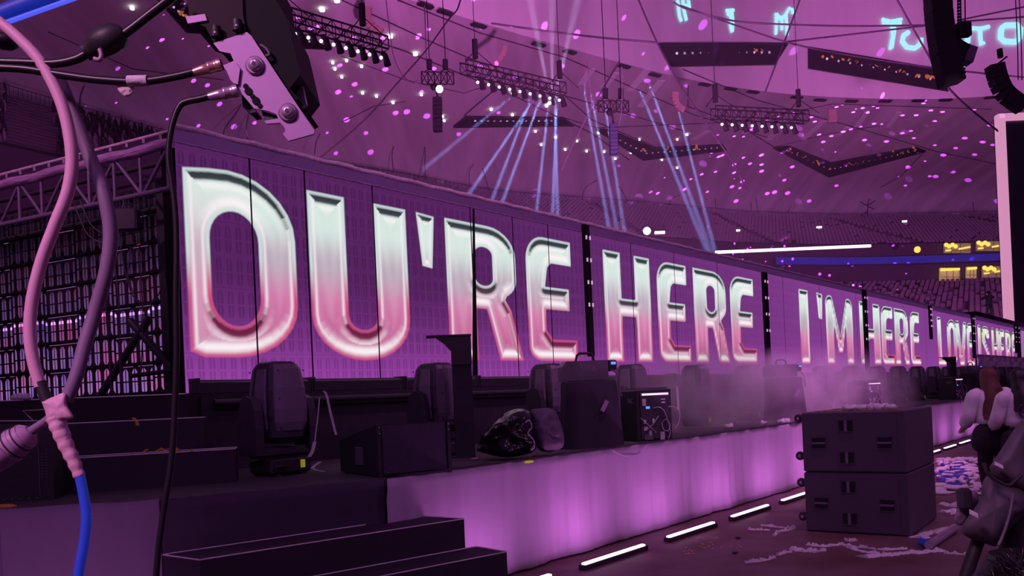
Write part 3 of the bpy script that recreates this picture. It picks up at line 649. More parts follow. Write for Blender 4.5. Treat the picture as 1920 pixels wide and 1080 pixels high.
def screen_mat(name, wing=False):
    m, n, l = nt(name); b = n['Principled BSDF']; out = n['Material Output']; b.inputs['Base Color'].default_value = (.02, .015, .02, 1); b.inputs['Roughness'].default_value = .55; b.inputs['Specular IOR Level'].default_value = .2
    def M(op, a, c=None, d=None):
        x = n.new('ShaderNodeMath'); x.operation = op
        for i, q in enumerate((a, c, d)):
            if q is None: continue
            if isinstance(q, (int, float)): x.inputs[i].default_value = q
            else: l.new(q, x.inputs[i])
        return x.outputs[0]
    uv = n.new('ShaderNodeUVMap'); se = n.new('ShaderNodeSeparateXYZ'); l.new(uv.outputs[0], se.inputs[0]); S, Z = se.outputs[0], se.outputs[1]
    cw, chh = (.185, .40) if wing else (.145, .40)
    fu = M('FRACT', M('DIVIDE', S, cw)); fv = M('FRACT', M('DIVIDE', Z, chh))
    du = M('ABSOLUTE', M('SUBTRACT', fu, .5)); dv = M('ABSOLUTE', M('SUBTRACT', fv, .5))
    oval = M('LESS_THAN', dv, M('SUBTRACT', .44, M('MULTIPLY', M('MULTIPLY', du, du), 1.5)))
    gap = M('GREATER_THAN', dv, .025); cg = M('GREATER_THAN', du, .05); ed = M('LESS_THAN', du, .29)
    mask = M('MULTIPLY', M('MULTIPLY', oval, gap), M('MULTIPLY', cg, ed))
    # fine stripes inside the slits
    fz = M('FRACT', M('DIVIDE', Z, .018)); fx = M('FRACT', M('MULTIPLY', fu, 9.0)); st = M('MULTIPLY', M('GREATER_THAN', fz, .25), M('GREATER_THAN', fx, .22))
    if wing:
        nz = n.new('ShaderNodeTexNoise'); nz.inputs['Scale'].default_value = 2.2; nz.inputs['Detail'].default_value = 2; l.new(uv.outputs[0], nz.inputs[0])
        cr = n.new('ShaderNodeValToRGB'); e = cr.color_ramp.elements; e[0].position = .3; e[0].color = (.16, .08, .42, 1); e[1].position = .7; e[1].color = (.55, .08, .32, 1); x = e.new(.5); x.color = (.34, .15, .5, 1)
        l.new(nz.outputs[0], cr.inputs[0])
        hgt = n.new('ShaderNodeMapRange'); hgt.inputs[1].default_value = 4.3; hgt.inputs[2].default_value = 2.0; hgt.inputs[3].default_value = .12; hgt.inputs[4].default_value = 1.0; l.new(Z, hgt.inputs[0])
        hot = M('MULTIPLY', M('LESS_THAN', M('ABSOLUTE', M('SUBTRACT', Z, 3.12)), .022), 3.0)
        line = M('MULTIPLY', M('LESS_THAN', M('ABSOLUTE', M('SUBTRACT', fv, .0)), .022), M('GREATER_THAN', M('FRACT', M('DIVIDE', S, .93)), .12))
        es = M('MULTIPLY', M('MULTIPLY', mask, M('MULTIPLY_ADD', st, .75, .25)), M('MULTIPLY_ADD', hot, 1.0, M('POWER', hgt.outputs[0], 1.6)))
        es = M('MULTIPLY', M('ADD', es, M('MULTIPLY', line, .45)), 1.35); l.new(cr.outputs[0], b.inputs['Emission Color']); l.new(es, b.inputs['Emission Strength'])
    else:
        at = n.new('ShaderNodeAttribute'); at.attribute_name = 'lettering'; ds = n.new('ShaderNodeAttribute'); ds.attribute_name = 'edge'
        mr = n.new('ShaderNodeMapRange'); mr.inputs[1].default_value = -.012; mr.inputs[2].default_value = .012; l.new(ds.outputs['Fac'], mr.inputs[0])
        # screen ground: purple, brighter toward the foot of the picture on the screen
        g1 = n.new('ShaderNodeMapRange'); g1.inputs[1].default_value = 3.6; g1.inputs[2].default_value = 2.0; l.new(Z, g1.inputs[0])
        g2 = n.new('ShaderNodeMapRange'); g2.inputs[1].default_value = 10; g2.inputs[2].default_value = 26; l.new(S, g2.inputs[0])
        a1 = n.new('ShaderNodeMix'); a1.data_type = 'RGBA'; a1.inputs[6].default_value = (*lin(86, 34, 96), 1); a1.inputs[7].default_value = (*lin(156, 68, 170), 1); l.new(M('POWER', g1.outputs[0], 1.8), a1.inputs[0])
        a2 = n.new('ShaderNodeMix'); a2.data_type = 'RGBA'; a2.inputs[7].default_value = (*lin(140, 66, 152), 1); l.new(a1.outputs[2], a2.inputs[6]); l.new(M('MULTIPLY', g2.outputs[0], .8), a2.inputs[0])
        nz = n.new('ShaderNodeTexNoise'); nz.inputs['Scale'].default_value = 1.3; l.new(uv.outputs[0], nz.inputs[0])
        near = n.new('ShaderNodeMapRange'); near.inputs[1].default_value = 16; near.inputs[2].default_value = 34; near.inputs[3].default_value = .34; near.inputs[4].default_value = .05; l.new(S, near.inputs[0])
        dk = M('SUBTRACT', 1, M('MULTIPLY', M('MULTIPLY', mask, near.outputs[0]), M('MULTIPLY_ADD', st, .5, nz.outputs[0])))
        gr = M('MULTIPLY', M('GREATER_THAN', M('FRACT', M('DIVIDE', S, .58)), .012), M('GREATER_THAN', M('FRACT', M('DIVIDE', Z, .8)), .01))
        dk = M('MULTIPLY', dk, M('MULTIPLY_ADD', gr, .25, .75))
        fine = M('MULTIPLY_ADD', M('GREATER_THAN', M('FRACT', M('DIVIDE', Z, .02)), .3), .06, .95)
        vm = n.new('ShaderNodeVectorMath'); vm.operation = 'SCALE'; l.new(a2.outputs[2], vm.inputs[0]); l.new(dk, vm.inputs['Scale'])
        mx = n.new('ShaderNodeMix'); mx.data_type = 'RGBA'; l.new(mr.outputs[0], mx.inputs[0]); l.new(vm.outputs[0], mx.inputs[6]); l.new(at.outputs['Color'], mx.inputs[7])
        l.new(mx.outputs[2], b.inputs['Emission Color']); l.new(M('MULTIPLY', fine, .97), b.inputs['Emission Strength'])
    return m
SCRM = screen_mat('screen_picture')
wall = thing('word_screen', 'huge purple LED screen reading OU\'RE HERE I\'M HERE LOVE IS HERE in chrome letters', 'screen', L(S0, OF_WALL, ZW0))
def screen_panel(i0, i1):
    i1 = min(i1, len(SCOL)-1); idx = np.arange(i0, i1+1); n_ = len(idx); s_loc = SCOL[idx].copy(); s_loc[0] += .012; s_loc[-1] -= .012
    S2, Z2 = np.meshgrid(s_loc, ZROW, indexing='ij'); X = S2*D1.x+OF_WALL*N1.x; Y = S2*D1.y+OF_WALL*N1.y
    o0 = WM[wall.name].translation
    co = np.stack([X.ravel()-o0.x, Y.ravel()-o0.y, Z2.ravel()-o0.z], 1)
    a = (np.arange(n_-1)[:, None]*NZ+np.arange(NZ-1)[None, :]).ravel(); q = np.stack([a, a+NZ, a+NZ+1, a+1], 1)
    me = bpy.data.meshes.new('screen_panel'); me.vertices.add(len(co)); me.vertices.foreach_set('co', co.ravel()); me.loops.add(q.size); me.loops.foreach_set('vertex_index', q.ravel())
    me.polygons.add(len(q)); me.polygons.foreach_set('loop_start', np.arange(len(q))*4); me.update(calc_edges=True)
    uvl = me.uv_layers.new(name='UVMap'); uv = np.stack([S2.ravel(), Z2.ravel()], 1)[q.ravel()]; uvl.data.foreach_set('uv', uv.ravel())
    ca = me.attributes.new('lettering', 'FLOAT_COLOR', 'POINT'); cc = np.concatenate([COL[idx].reshape(-1, 3), np.ones((len(co), 1))], 1); ca.data.foreach_set('color', cc.ravel())
    ed = me.attributes.new('edge', 'FLOAT', 'POINT'); ed.data.foreach_set('value', SD[idx].ravel())
    me.materials.append(SCRM); ob = bpy.data.objects.new('screen_panel', me); sc.collection.objects.link(ob); ob.parent = wall; return ob
# spread letter colour a little outside the edge so the antialiased rim keeps its hue
for _ in range(3):
    z = COL.sum(2) == 0
    for ax, sh in ((0, 1), (0, -1), (1, 1), (1, -1)):
        r = np.roll(COL, sh, ax); f = z & (r.sum(2) > 0); COL[f] = r[f]; z = COL.sum(2) == 0
SEAMS = [337, 478, 580, 706, 888, 965, 1036, 1108, 1190, 1270, 1350, 1443, 1471, 1540, 1607, 1628, 1668, 1695, 1735, 1790, 1828, 1868, 1905]
si = [int(np.argmin(np.abs(XC-x))) for x in SEAMS]
for a, b_ in zip(si, si[1:]): screen_panel(a, b_)
WB = mat('screen_frame', (.008, .006, .009), .8, spec=.2)
Q = lambda s, z, d: L(s, OF_WALL+d, z)
MB().prism([Q(S0, ZW0-.01, -.30), Q(S0, ZW1, -.30), Q(S0, ZW1, -.012), Q(S0, ZW0-.01, -.012)], D1*(SMAX-S0+9)).build('back_frame', WB, wall)
MB().prism([Q(S0, ZW1-.15, -.01), Q(S0, ZW1, -.01), Q(S0, ZW1, .02), Q(S0, ZW1-.15, .02)], D1*(SMAX-S0+9)).build('header', mat('header_purple', (.07, .035, .085), .5, emit=lin(84, 40, 100), es=.55), wall)
m = MB(); m.tube([Q(S0, ZW1-.155, .025), Q(SMAX+9, ZW1-.155, .025)], .007, 5); m.build('header_trim', mat('pink_metal', (.9, .6, .8), .3, .6), wall)
FOIL = mat('pink_foil_wrap', (.95, .55, .75), .35, .1, noise_s=14, noise_a=.5, bump=1.2)
m = MB(); pts = []; s = S0
while s < SMAX+9:
    pts.append(Q(s, ZW1+.03+.008*math.sin(s*9), .0+.01*math.sin(s*5))); s += .12+.01*s
m.tube(pts, .042, 7); m.build('wrapped_top_tube', FOIL, wall)
# posts in front of the screen
def post(x, wpx, y0, y1, lab):
    s, z0 = S_of(x, y1, OF_WALL+.1); _, z1 = S_of(x, y0, OF_WALL+.1); z0 = max(z0, ZW0-.03); ww = (S_of(x+wpx/2, y1, OF_WALL+.1)[0]-S_of(x-wpx/2, y1, OF_WALL+.1)[0])
    t = MB().prism([L(s-ww/2, OF_WALL+.04, z0), L(s+ww/2, OF_WALL+.04, z0), L(s+ww/2, OF_WALL+.12, z0), L(s-ww/2, OF_WALL+.12, z0)], (0, 0, z1-z0)).build('screen_post', WB, wall)
    m = MB()
    for k in range(4):
        zz = z1-(z1-z0)*(.1+.17*k)
        for e_ in (-1, 1): m.box(L(s+e_*ww*.42, OF_WALL+.135, zz), (.03, .03, .07))
    m.v = [WM[wall.name].inverted() @ p for p in m.v]; me = m.build('status_light', emat('status_white', (1, .6, 1), .6), None); me.parent = t
post(1110, 8, 424, 668, ''); post(1442, 6, 512, 690, ''); post(1628, 5, 545, 695, ''); post(1747, 3, 574, 636, ''); post(1828, 4, 590, 672, ''); post(1908.5, 7, 610, 662, '')
# tapered dark gap (a hanging slit between panels) at the R
sA, zA = S_of(887, 392, OF_WALL+.03); sB, zB = S_of(889, 712, OF_WALL+.03)
MB().prism([L(sA-.012, OF_WALL+.03, zA), L(sA+.012, OF_WALL+.03, zA), L(sB+.07, OF_WALL+.03, ZW0), L(sB-.05, OF_WALL+.03, ZW0)], N1*.02).build('open_slit', WB, wall)
# pale continuation beyond the last post
s1, _ = S_of(1914, 640, OF_WALL); MB().prism([L(s1, OF_WALL, ZW0), L(s1+9, OF_WALL, ZW0), L(s1+9, OF_WALL, ZW1-.2), L(s1, OF_WALL, ZW1-.2)], N1*.03).build('screen_panel', mat('pale_panel', (.3, .2, .35), .5, emit=lin(165, 110, 180), es=.8), wall)
# ------------------------------------------------------------------ left wing: backs of LED tiles behind a truss
CR = L(S0, OF_WALL, 0); wdir = Vector((-.89, .455, 0)).normalized(); wn = Vector((-wdir.y, wdir.x, 0)); wn = wn if wn.y < 0 else -wn
WL = 6.0
wing = thing('mesh_screen_wing', 'dark wing of see-through LED mesh tiles leaking rows of purple light', 'screen', CR+Vector((0, 0, ZP)))
WG = screen_mat('mesh_tiles', True)
def wq(u, z, d=0): return CR+wdir*u+wn*d+Vector((0, 0, z))
u = .82
for k in range(8):
    u0 = u; u1 = u+.74; 
    if u1 > 7: break
    me = bpy.data.meshes.new('mesh_panel'); I = WM[wing.name].inverted()
    me.from_pydata([tuple(I @ wq(a, z, -.9)) for a, z in ((u0+.012, 1.95), (u1-.012, 1.95), (u1-.012, 4.75), (u0+.012, 4.75))], [], [(0, 1, 2, 3)])
    uvl = me.uv_layers.new(name='UVMap'); sh = .035*(k % 2)
    for lp, (a, z) in zip(uvl.data, ((u0, 1.95), (u1, 1.95), (u1, 4.75), (u0, 4.75))): lp.uv = (a, z+sh)
    me.materials.append(WG); ob = bpy.data.objects.new('mesh_panel', me); sc.collection.objects.link(ob); ob.parent = wing; u = u1
for u0, u1 in ((-.62, .15),):
    me = bpy.data.meshes.new('mesh_panel'); me.from_pydata([tuple(I @ wq(a, z, -1.2)) for a, z in ((u0, 1.95), (u1, 1.95), (u1, 4.6), (u0, 4.6))], [], [(0, 1, 2, 3)]); uvl = me.uv_layers.new(name='UVMap')
    for lp, (a, z) in zip(uvl.data, ((u0, 1.95), (u1, 1.95), (u1, 4.6), (u0, 4.6))): lp.uv = (a+1, z)
    me.materials.append(WG)
m = MB()
for k in range(9): m.box(wq(.8+.74*k, 3.3, -.88), (.014, .014, 2.8))
for k in range(8): m.prism([wq(.8, 1.99+.4*k, -.89), wq(6.8, 1.99+.4*k, -.89), wq(6.8, 2.02+.4*k, -.89), wq(.8, 2.02+.4*k, -.89)], wn*.02)
m.build('tile_frame', WB, wing)
m = MB()
for uu in (.62, .05): m.prism([wq(uu, ZP+.01, -.5), wq(uu+.16, ZP+.01, -.5), wq(uu+.16, 4.6, -.5), wq(uu, 4.6, -.5)], wn*.12)
m.tube([wq(.2, 1.95, -.3), wq(1.25, 2.9, -.3)], .05, 6); m.tube([wq(1.9, 1.95, -.3), wq(.9, 2.9, -.3)], .05, 6); m.tube([wq(1.2, 2.2, -.25), wq(.02, 2.25, -.25)], .03, 6)
m.build('support_post', BLK, wing)
back = MB().prism([wq(-.05, ZP+.01, -1.4), wq(7.6, ZP+.01, -1.4), wq(7.6, 4.72, -1.4), wq(-.05, 4.72, -1.4)], wn*.05).build('backing', mat('wing_backing', (.01, .008, .012), .9), wing)
tr = thing('roof_truss', 'pink-lit box truss with foil-wrapped top along the left wing', 'truss', wq(0, 4.3))
TRM = mat('truss_purple', (.22, .15, .26), .45, .2)
m = MB(); m.tube([wq(.05, 4.33), wq(7.2, 4.33)], .032, 8); m.build('lower_chord', TRM, tr)
m = MB(); m.tube([wq(.05, 4.30, -.5), wq(7.2, 4.30, -.5)], .03, 6); m.tube([wq(.05, 4.85, -.5), wq(7.2, 4.85, -.5)], .03, 6); m.build('rear_chord', BLK, tr)
m = MB(); uu = .12; up_ = True
while uu < 7:
    m.tube([wq(uu, 4.33), wq(uu, 4.80)], .022, 6)
    m.tube([wq(uu, 4.80 if up_ else 4.33), wq(uu+.42, 4.33 if up_ else 4.80)], .022, 6); up_ = not up_; uu += .46
m.build('brace', TRM, tr)
WRAP = mat('purple_foil_wrap', (.72, .35, .78), .25, .3, noise_s=5, noise_a=.6, bump=1.0, stretch=(1, 1, 8))
m = MB(); pts = [wq(.0+.25*k, 4.84+.012*math.sin(k*1.7), .02) for k in range(30)]; m.tube(pts, .062, 10); m.build('wrapped_upper_chord', WRAP, tr)
m = MB(); m.tube([wq(0, 4.99, .0), wq(7.2, 4.99, .0)], .02, 6); m.build('top_rail', FOIL, tr)
for k in range(24): MB().box(wq(.2+.29*k, 4.945, .01), (.03, .03, .05)).build('clamp', TRM, tr)
CBW = mat('thin_cable', (.09, .07, .10), .5)
m = MB().box(wq(.72, 4.02, .12), (.30, .14, .26), bev=.02).build('junction_box', mat('box_dark', (.06, .04, .07), .6), tr); MB().box(wq(.68, 3.78, .1), (.10, .08, .14), bev=.015).build('clamp_body', BLK, tr); MB().tube([wq(.72, 3.72, .05), wq(.58, 3.73, .05)], .012, 6).build('orange_strap', ORG, tr)
Yc_ = wq(1.0, 3, .15).y
for pts in ([(203, 380), (210, 460), (222, 560), (226, 720)], [(232, 375), (225, 450), (243, 540), (262, 565), (288, 565), (315, 520), (333, 515)], [(232, 380), (246, 455), (240, 520), (262, 570)], [(140, 385), (165, 440), (198, 457)], [(150, 375), (170, 420), (196, 440)], [(318, 520), (305, 555), (312, 580), (330, 588)], [(326, 518), (316, 548), (322, 575), (334, 570)], [(196, 560), (203, 640), (208, 730)], [(268, 400), (262, 470), (268, 600), (264, 700)]):
    MB().tube(spline([W(x, y, Yc_) for x, y in pts], 7), .008, 6).build('hanging_cable', CBW, tr)
# ------------------------------------------------------------------ stage fabric lit from below
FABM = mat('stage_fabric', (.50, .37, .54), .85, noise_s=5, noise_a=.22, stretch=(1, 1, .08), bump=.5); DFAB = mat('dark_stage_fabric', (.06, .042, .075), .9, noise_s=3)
def fabric(p0, p1, nn, z0, z1, m, lab, amp=.02, name='stage_fabric'):
    p0, p1 = Vector(p0), Vector(p1); d = (p1-p0); ln = d.length; d.normalize(); nrm = Vector((d.y, -d.x, 0)); mb = MB(); vs = []; nz = 12
    for i in range(nn+1):
        s = ln*i/nn; f = noise.noise(Vector((s*1.9, 0, 3)))+.5*noise.noise(Vector((s*5.5, 4, 1)))+.25*noise.noise(Vector((s*13, 4, 1)))
        for j in range(nz+1):
            t = j/nz; pin = abs(((s/.8) % 1)-.5)*2; off = amp*(.3+1.1*(1-t))*f + (.018*pin**6 if t > .85 else 0)+.012*noise.noise(Vector((s*2, t*6, 9)))
            q = p0+d*s+nrm*(off+.02); q.z = z0+(z1-z0)*t+(.012*noise.noise(Vector((s*3, 1, 1))) if j == nz else 0); vs.append(q)
    mb.add(vs, [(i*(nz+1)+j, (i+1)*(nz+1)+j, (i+1)*(nz+1)+j+1, i*(nz+1)+j+1) for i in range(nn) for j in range(nz)], True)
    o = mb.build(name, m); sol = o.modifiers.new('s', 'SOLIDIFY'); sol.thickness = .004; tag(o, lab, 'fabric'); return o
fs0 = fD.dot(D1)
fabric(L(fs0-.04, OF_FAB, 0), L(fs0+22, OF_FAB, 0), 520, .02, HS+.01, FABM, 'pale stage skirt fabric glowing purple above the floor light bars', .04)
fabric(L(fs0+22, OF_FAB, 0), L(66, OF_FAB, 0), 300, .02, HS+.01, FABM, 'far end of the glowing stage skirt beyond the people', .03)
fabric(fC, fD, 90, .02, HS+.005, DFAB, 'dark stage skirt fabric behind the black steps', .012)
LFAB = mat('left_fabric_lit', (.24, .17, .27), .85, noise_s=3, stretch=(1, 1, .3)); fabric(fA, fB+Vector((.02, .01, 0)), 50, .02, HS+.005, LFAB, 'dull purple stage skirt fabric cut by the left edge', .01); fabric(fB, fC, 90, .02, HS+.005, LFAB, 'dull purple stage skirt fabric behind the blue cable', .01)  # paler copy of the dark skirt cloth, painting in the light at the left
# hems crumpled along the top
m = MB()
for k in range(60):
    s = fs0+.1+k*.42; m.tube([L(s, OF_FAB+.015, HS+.012), L(s+.2, OF_FAB+.03, HS+.02), L(s+.42, OF_FAB+.015, HS+.012)], .012, 5)
o = m.build('hem_cord', BLK2); tag(o, 'black hem running along the top of the glowing fabric', 'hem')
# floor light bars
BARE = emat('bar_glow', (1, .62, 1), 6)
proto = None; s = S_of(1115, 1061, 0)[0]
sb0 = Wz(1115, 1060, .06).dot(D1)
bars = []
for k in range(-1, 26):
    ss_ = sb0+k*1.72
    if proto is None:
        proto = thing('floor_light_bar', 'x', 'light bar', L(ss_, -4.72, 0), angD1, 'light bars on the floor below the stage'); t = proto
        MB().box((.6, 0, .025), (1.22, .09, .05), bev=.006).build('housing', BLK, t, True); MB().box((.6, 0, .058), (1.16, .05, .018), bev=.004).build('glowing_lens', BARE, t, True)
    else: t = dup(proto, L(ss_, -4.72, 0))
    t['label'] = 'glowing pink light bar on the floor, %s along from the steps' % ordn[k+1]
    c = L(ss_+.6, -4.70, .10)
    l = light('bar_light', 'AREA', c, (.76, .18, .78), 2.9, L(ss_+.6, OF_FAB, .75), shape='RECTANGLE', size=1.1, size_y=.05)
    l.parent = t; l.matrix_parent_inverse = Matrix(); l.location = (.6, .02, .09); l.data.spread = 2.3; l.rotation_euler = (math.radians(90+50), 0, 0); l.visible_camera = False if False else True
light('left_bar_light', 'AREA', Wz(-20, 1290, .15), (.72, .26, .75), 4.5, Wz(40, 1000, .7)+Vector((0, .6, 0)), shape='RECTANGLE', size=1.2, size_y=.06)
# black steps down to the floor
za, zb_ = .725, .48
p_fl, p_fr, p_br = Wz(375, 1050, za), Wz(870, 973, za), Wz(795, 968, za); p_bl = p_fl+(p_br-p_fr)
def steps_part(t, fl, fr, dv, z0, z1, nm):
    p = [fl, fr, fr+dv, fl+dv]; MB().prism([(q.x, q.y, z0) for q in p], (0, 0, z1-z0)).build(nm, STEPM, t)
    e = [Vector((q.x, q.y, z1+.001)) for q in p]; mb = MB()
    for a, b_ in ((0, 1), (1, 2), (2, 3), (3, 0)): mb.tube([e[a], e[b_]], .006, 5)
    mb.build('edge_trim', EDGE, t)
st = thing('stage_steps', 'black carpeted steps with pale worn edges leading up to the stage', 'steps', (p_fr.x, p_fr.y, 0))
dv = p_br-p_fr; steps_part(st, p_fl, p_fr, dv, 0, za, 'upper_step')
q_fr = Wz(950, 1035, zb_); dd = (p_fr-p_fl).normalized(); q_fl = q_fr-dd*2.1; dv2 = Vector((p_fr.x-q_fr.x, p_fr.y-q_fr.y, 0)); dv2 -= dd*dv2.dot(dd); steps_part(st, Vector((q_fl.x, q_fl.y, 0)), Vector((q_fr.x, q_fr.y, 0)), dv2*.98, 0, zb_, 'lower_step')
q2 = Vector((q_fr.x, q_fr.y, 0))-dv2; q2f = q2-dd*2.1; steps_part(st, q2f, q2, dv2*.96, 0, .24, 'bottom_step')
# ================================================================== THINGS ON THE STAGE
def rotated(loc, rz): return Matrix.Translation(Vector(loc)) @ Matrix.Rotation(rz, 4, 'Z')
HEADM = mat('head_shell', (.19, .145, .21), .5, noise_s=20, noise_a=.1); HEADD = mat('head_dark', (.045, .036, .055), .5)
def build_mover(t):
    B = lambda m, n, mt, p=t: m.build(n, mt, p, True)
    base = B(MB().box((0, 0, .09), (.46, .36, .14), bev=.02), 'base', BLK)
    for sx in (-1, 1): B(MB().box((sx*.14, 0, .01), (.06, .34, .02)), 'foot', BLK)
    h = MB(); h.tube([(-.2, -.2, .06), (-.2, -.215, .1), (.2-.3, -.215, .1), (-.1, -.2, .06)], .012, 6); B(h, 'handle', DMET)
    m = MB()
    for a in range(3):
        for b_ in range(2): m.box((.0+.018*a-.03, -.183, .10+.018*b_), (.006, .004, .006))
    B(m, 'connector_dots', GRYM)
    y = MB(); y.box((0, 0, .22), (.62, .2, .10), bev=.03)
    for sx in (-1, 1):
        prof = [(.125, .2), (.135, .45), (.12, .62), (.085, .72), (.0, .755)]
        y.prism([(sx*.305-.045, -q, z) for q, z in prof]+[(sx*.305-.045, q, z) for q, z in reversed(prof[:-1])], (.09, 0, 0))
    B(y, 'yoke', HEADD)
    ring = lambda hx, hy, z, c=.35: [(-hx*(1-c), -hy, z), (hx*(1-c), -hy, z), (hx, -hy*(1-c), z), (hx, hy*(1-c), z), (hx*(1-c), hy, z), (-hx*(1-c), hy, z), (-hx, hy*(1-c), z), (-hx, -hy*(1-c), z)]
    rr = [ring(.13, .15, .31), ring(.185, .2, .36), ring(.19, .205, .50), ring(.20, .215, .56), ring(.19, .205, .80), ring(.165, .18, .99), ring(.145, .15, 1.055), ring(.12, .13, 1.07)]
    h = MB(); vs = [p for r in rr for p in r]; h.add(vs, [tuple(range(7, -1, -1)), tuple(range(56, 64))]+[(i*8+j, i*8+(j+1) % 8, i*8+8+(j+1) % 8, i*8+8+j) for i in range(7) for j in range(8)])
    hd = B(h, 'head', HEADD)
    # rounded cover shell on each broad side, standing proud of the head, with a seam between
    for sg, nm in ((-1, 'front_cover'), (1, 'rear_cover')):
        c = MB(); pr = [(.155, .215, .42), (.18, .238, .50), (.185, .245, .62), (.175, .235, .82), (.15, .205, 1.0), (.13, .17, 1.045)]
        vs = []
        for hx, hy, z in pr: vs += [(-hx, sg*hy*.82, z), (-hx*.62, sg*hy, z), (0, sg*(hy+.006), z), (hx*.62, sg*hy, z), (hx, sg*hy*.82, z), (hx*.9, sg*.12, z), (-hx*.9, sg*.12, z)]
        n = 7; fs = [(i*n+j, i*n+(j+1) % n, i*n+n+(j+1) % n, i*n+n+j) for i in range(5) for j in range(n)]+[tuple(range(n-1, -1, -1)), tuple(range(35, 42))]
        if sg > 0: fs = [tuple(reversed(f)) for f in fs]
        c.add(vs, fs); cv = B(c, nm, HEADM)
        k = MB()
        for z in (.45, .72, .98):
            for sx in (-1, 1): k.box((sx*.14, sg*.222, z), (.012, .012, .012))
        B(k, 'cover_screw', BLK, cv)
    for sx in (-1, 1):
        c = MB(); vs = []
        for hy, hx, z in [(.12, .205, .44), (.13, .215, .6), (.12, .20, .82), (.1, .175, 1.0)]: vs += [(sx*hx*.8, -hy, z), (sx*hx, -hy*.6, z), (sx*hx, hy*.6, z), (sx*hx*.8, hy, z)]
        fs = [(i*4+j, i*4+(j+1) % 4, i*4+4+(j+1) % 4, i*4+4+j) for i in range(3) for j in range(4)]+[(3, 2, 1, 0), (12, 13, 14, 15)]
        if sx < 0: fs = [tuple(reversed(f)) for f in fs]
        c.add(vs, fs); B(c, 'side_shell', HEADM)
    B(MB().lathe([(.12, .30), (.13, .315)], n=20), 'front_lens', mat('lens_glass', (.05, .05, .08), .08))
sA1 = S_of(521, 760, OF_MOV)[0]; sA2 = S_of(1750, 705, OF_MOV)[0]; dS = (sA2-sA1)/12
mv = None
notes = {0: ', nearest one, by the black steps', 1: ', beside the black flared post', 2: ', behind the bin-bagged bundle', 3: ', behind the cable-strewn rack', 6: ', in front of the second fog machine'}
for k in range(21):
    loc = L(sA1+k*dS, OF_MOV, HS)
    if mv is None: mv = thing('moving_head_light', '', 'moving head light', loc, angD1, 'moving head lights in a row on the stage'); build_mover(mv); o = mv
    else: o = dup(mv, loc)
    if k == 1: MB().box((.12, -.183, .10), (.05, .006, .075)).build('warning_sticker', mat('yellow_sticker', (.8, .9, .03), .6, emit=(.6, .7, .02), es=.2), mv, True)
    o['label'] = 'black moving head light, %s from the left%s' % (ordn[k], notes.get(k, ''))
def post_tower(s, off, lab, sc_=1.0):
    t = thing('flared_post', lab, 'post', L(s, off, HS), .1, 'black flared posts')
    MB().prism([(-.095, -.09, 0), (.115, -.09, 0), (.115, -.09, 1.02*sc_), (-.095, -.09, 1.02*sc_)], (0, .16, 0)).build('column', BLK2, t, True)
    MB().prism([(-.10, -.10, 1.02*sc_), (.12, -.10, 1.02*sc_), (.12, -.10, 1.33*sc_), (-.26, -.10, 1.33*sc_), (-.17, -.10, 1.26*sc_), (-.10, -.10, 1.18*sc_)], (0, .19, 0)).build('flared_head', BLK, t, True)
    MB().box((-.12, .0, 1.34*sc_), (.49, .22, .018)).build('top_plate', BLK, t, True)
sp1, _ = S_of(867, 760, -6.3); post_tower(sp1, -6.3, 'black post with flared top and thin plate standing beside the second moving light')
sp2, _ = S_of(1784, 700, -6.2); post_tower(sp2, -6.2, 'far black flared post in front of the word LOVE')
# fog machines on their covered stands
def fogger(s, off, rz, lab, z, labstand):
    b = thing('covered_stand', labstand, 'stand', L(s, off, HS), rz, 'cloth-covered stands'); h = z-HS-.01; m = MB(); vs = []
    n = 40
    for j, (zz, k) in enumerate([(h, .98), (h-.02, 1.02), (h*.75, 1.03), (h*.4, 1.08), (.12, 1.13), (.0, 1.16)]):
        for i in range(n):
            a = 2*math.pi*i/n; e = 4; c_, s__ = math.cos(a), math.sin(a); r = (abs(c_)**e+abs(s__)**e)**(-1/e); f = 1+(.05*math.sin(a*9+j*.3)+.03*math.sin(a*17))*min(1, j/3)
            vs.append((.31*r*c_*k*f, .22*r*s__*k*f, zz))
    fs = [(j*n+i, j*n+n+i, j*n+n+(i+1) % n, j*n+(i+1) % n) for j in range(5) for i in range(n)]+[tuple(range(n))]
    m.add(vs, fs, True); m.build('cloth_cover', mat('cover_cloth', (.04, .03, .05), .85, noise_s=5, bump=.2), b, True)
    MB().box((.12, -.27, h*.62), (.05, .02, .14), Matrix.Rotation(.5, 3, 'Y')).build('cloth_glint', mat('cloth_highlight', (.35, .25, .38), .3), b, True)  # pale slip that paints a highlight onto the cloth cover
    t = thing('fog_machine', lab, 'fog machine', L(s, off, z), rz, 'fog machines')
    MB().prism([(-.33, -.14, 0), (.22, -.14, 0), (.22, -.14, .23), (-.28, -.14, .23), (-.33, -.14, .17)], (0, .28, 0)).build('housing', GRYM, t, True)
    MB().box((.275, 0, .165), (.11, .27, .13), bev=.015).build('control_box', BLK, t, True)
    MB().box((.285, -.142, .19), (.055, .01, .03)).build('blue_display', emat('display_blue', (.12, .3, 1), 1.3), t, True)
    hd = MB(); hd.tube([(-.14, 0, .22), (-.12, 0, .30), (-.09, 0, .325), (.04, 0, .325), (.07, 0, .30), (.09, 0, .22)], .015, 8); hd.build('handle', BLK, t, True)
    m = MB(); rr_ = random.Random(3)
    for k in range(16):
        a = rr_.random()*6.28; r = .035*math.sqrt(rr_.random()); m.box((.05+r*math.cos(a), -.143, .13+r*math.sin(a)), (.008, .004, .008))
    m.build('printed_emblem', mat('print_pale', (.35, .3, .38), .6), t, True)
    MB().tube(spline([(.30, -.1, .10), (.34, -.16, .02), (.33, -.2, -.12), (.36, -.17, -.2)], 6), .008, 6).build('power_cord', GRYM, t, True)
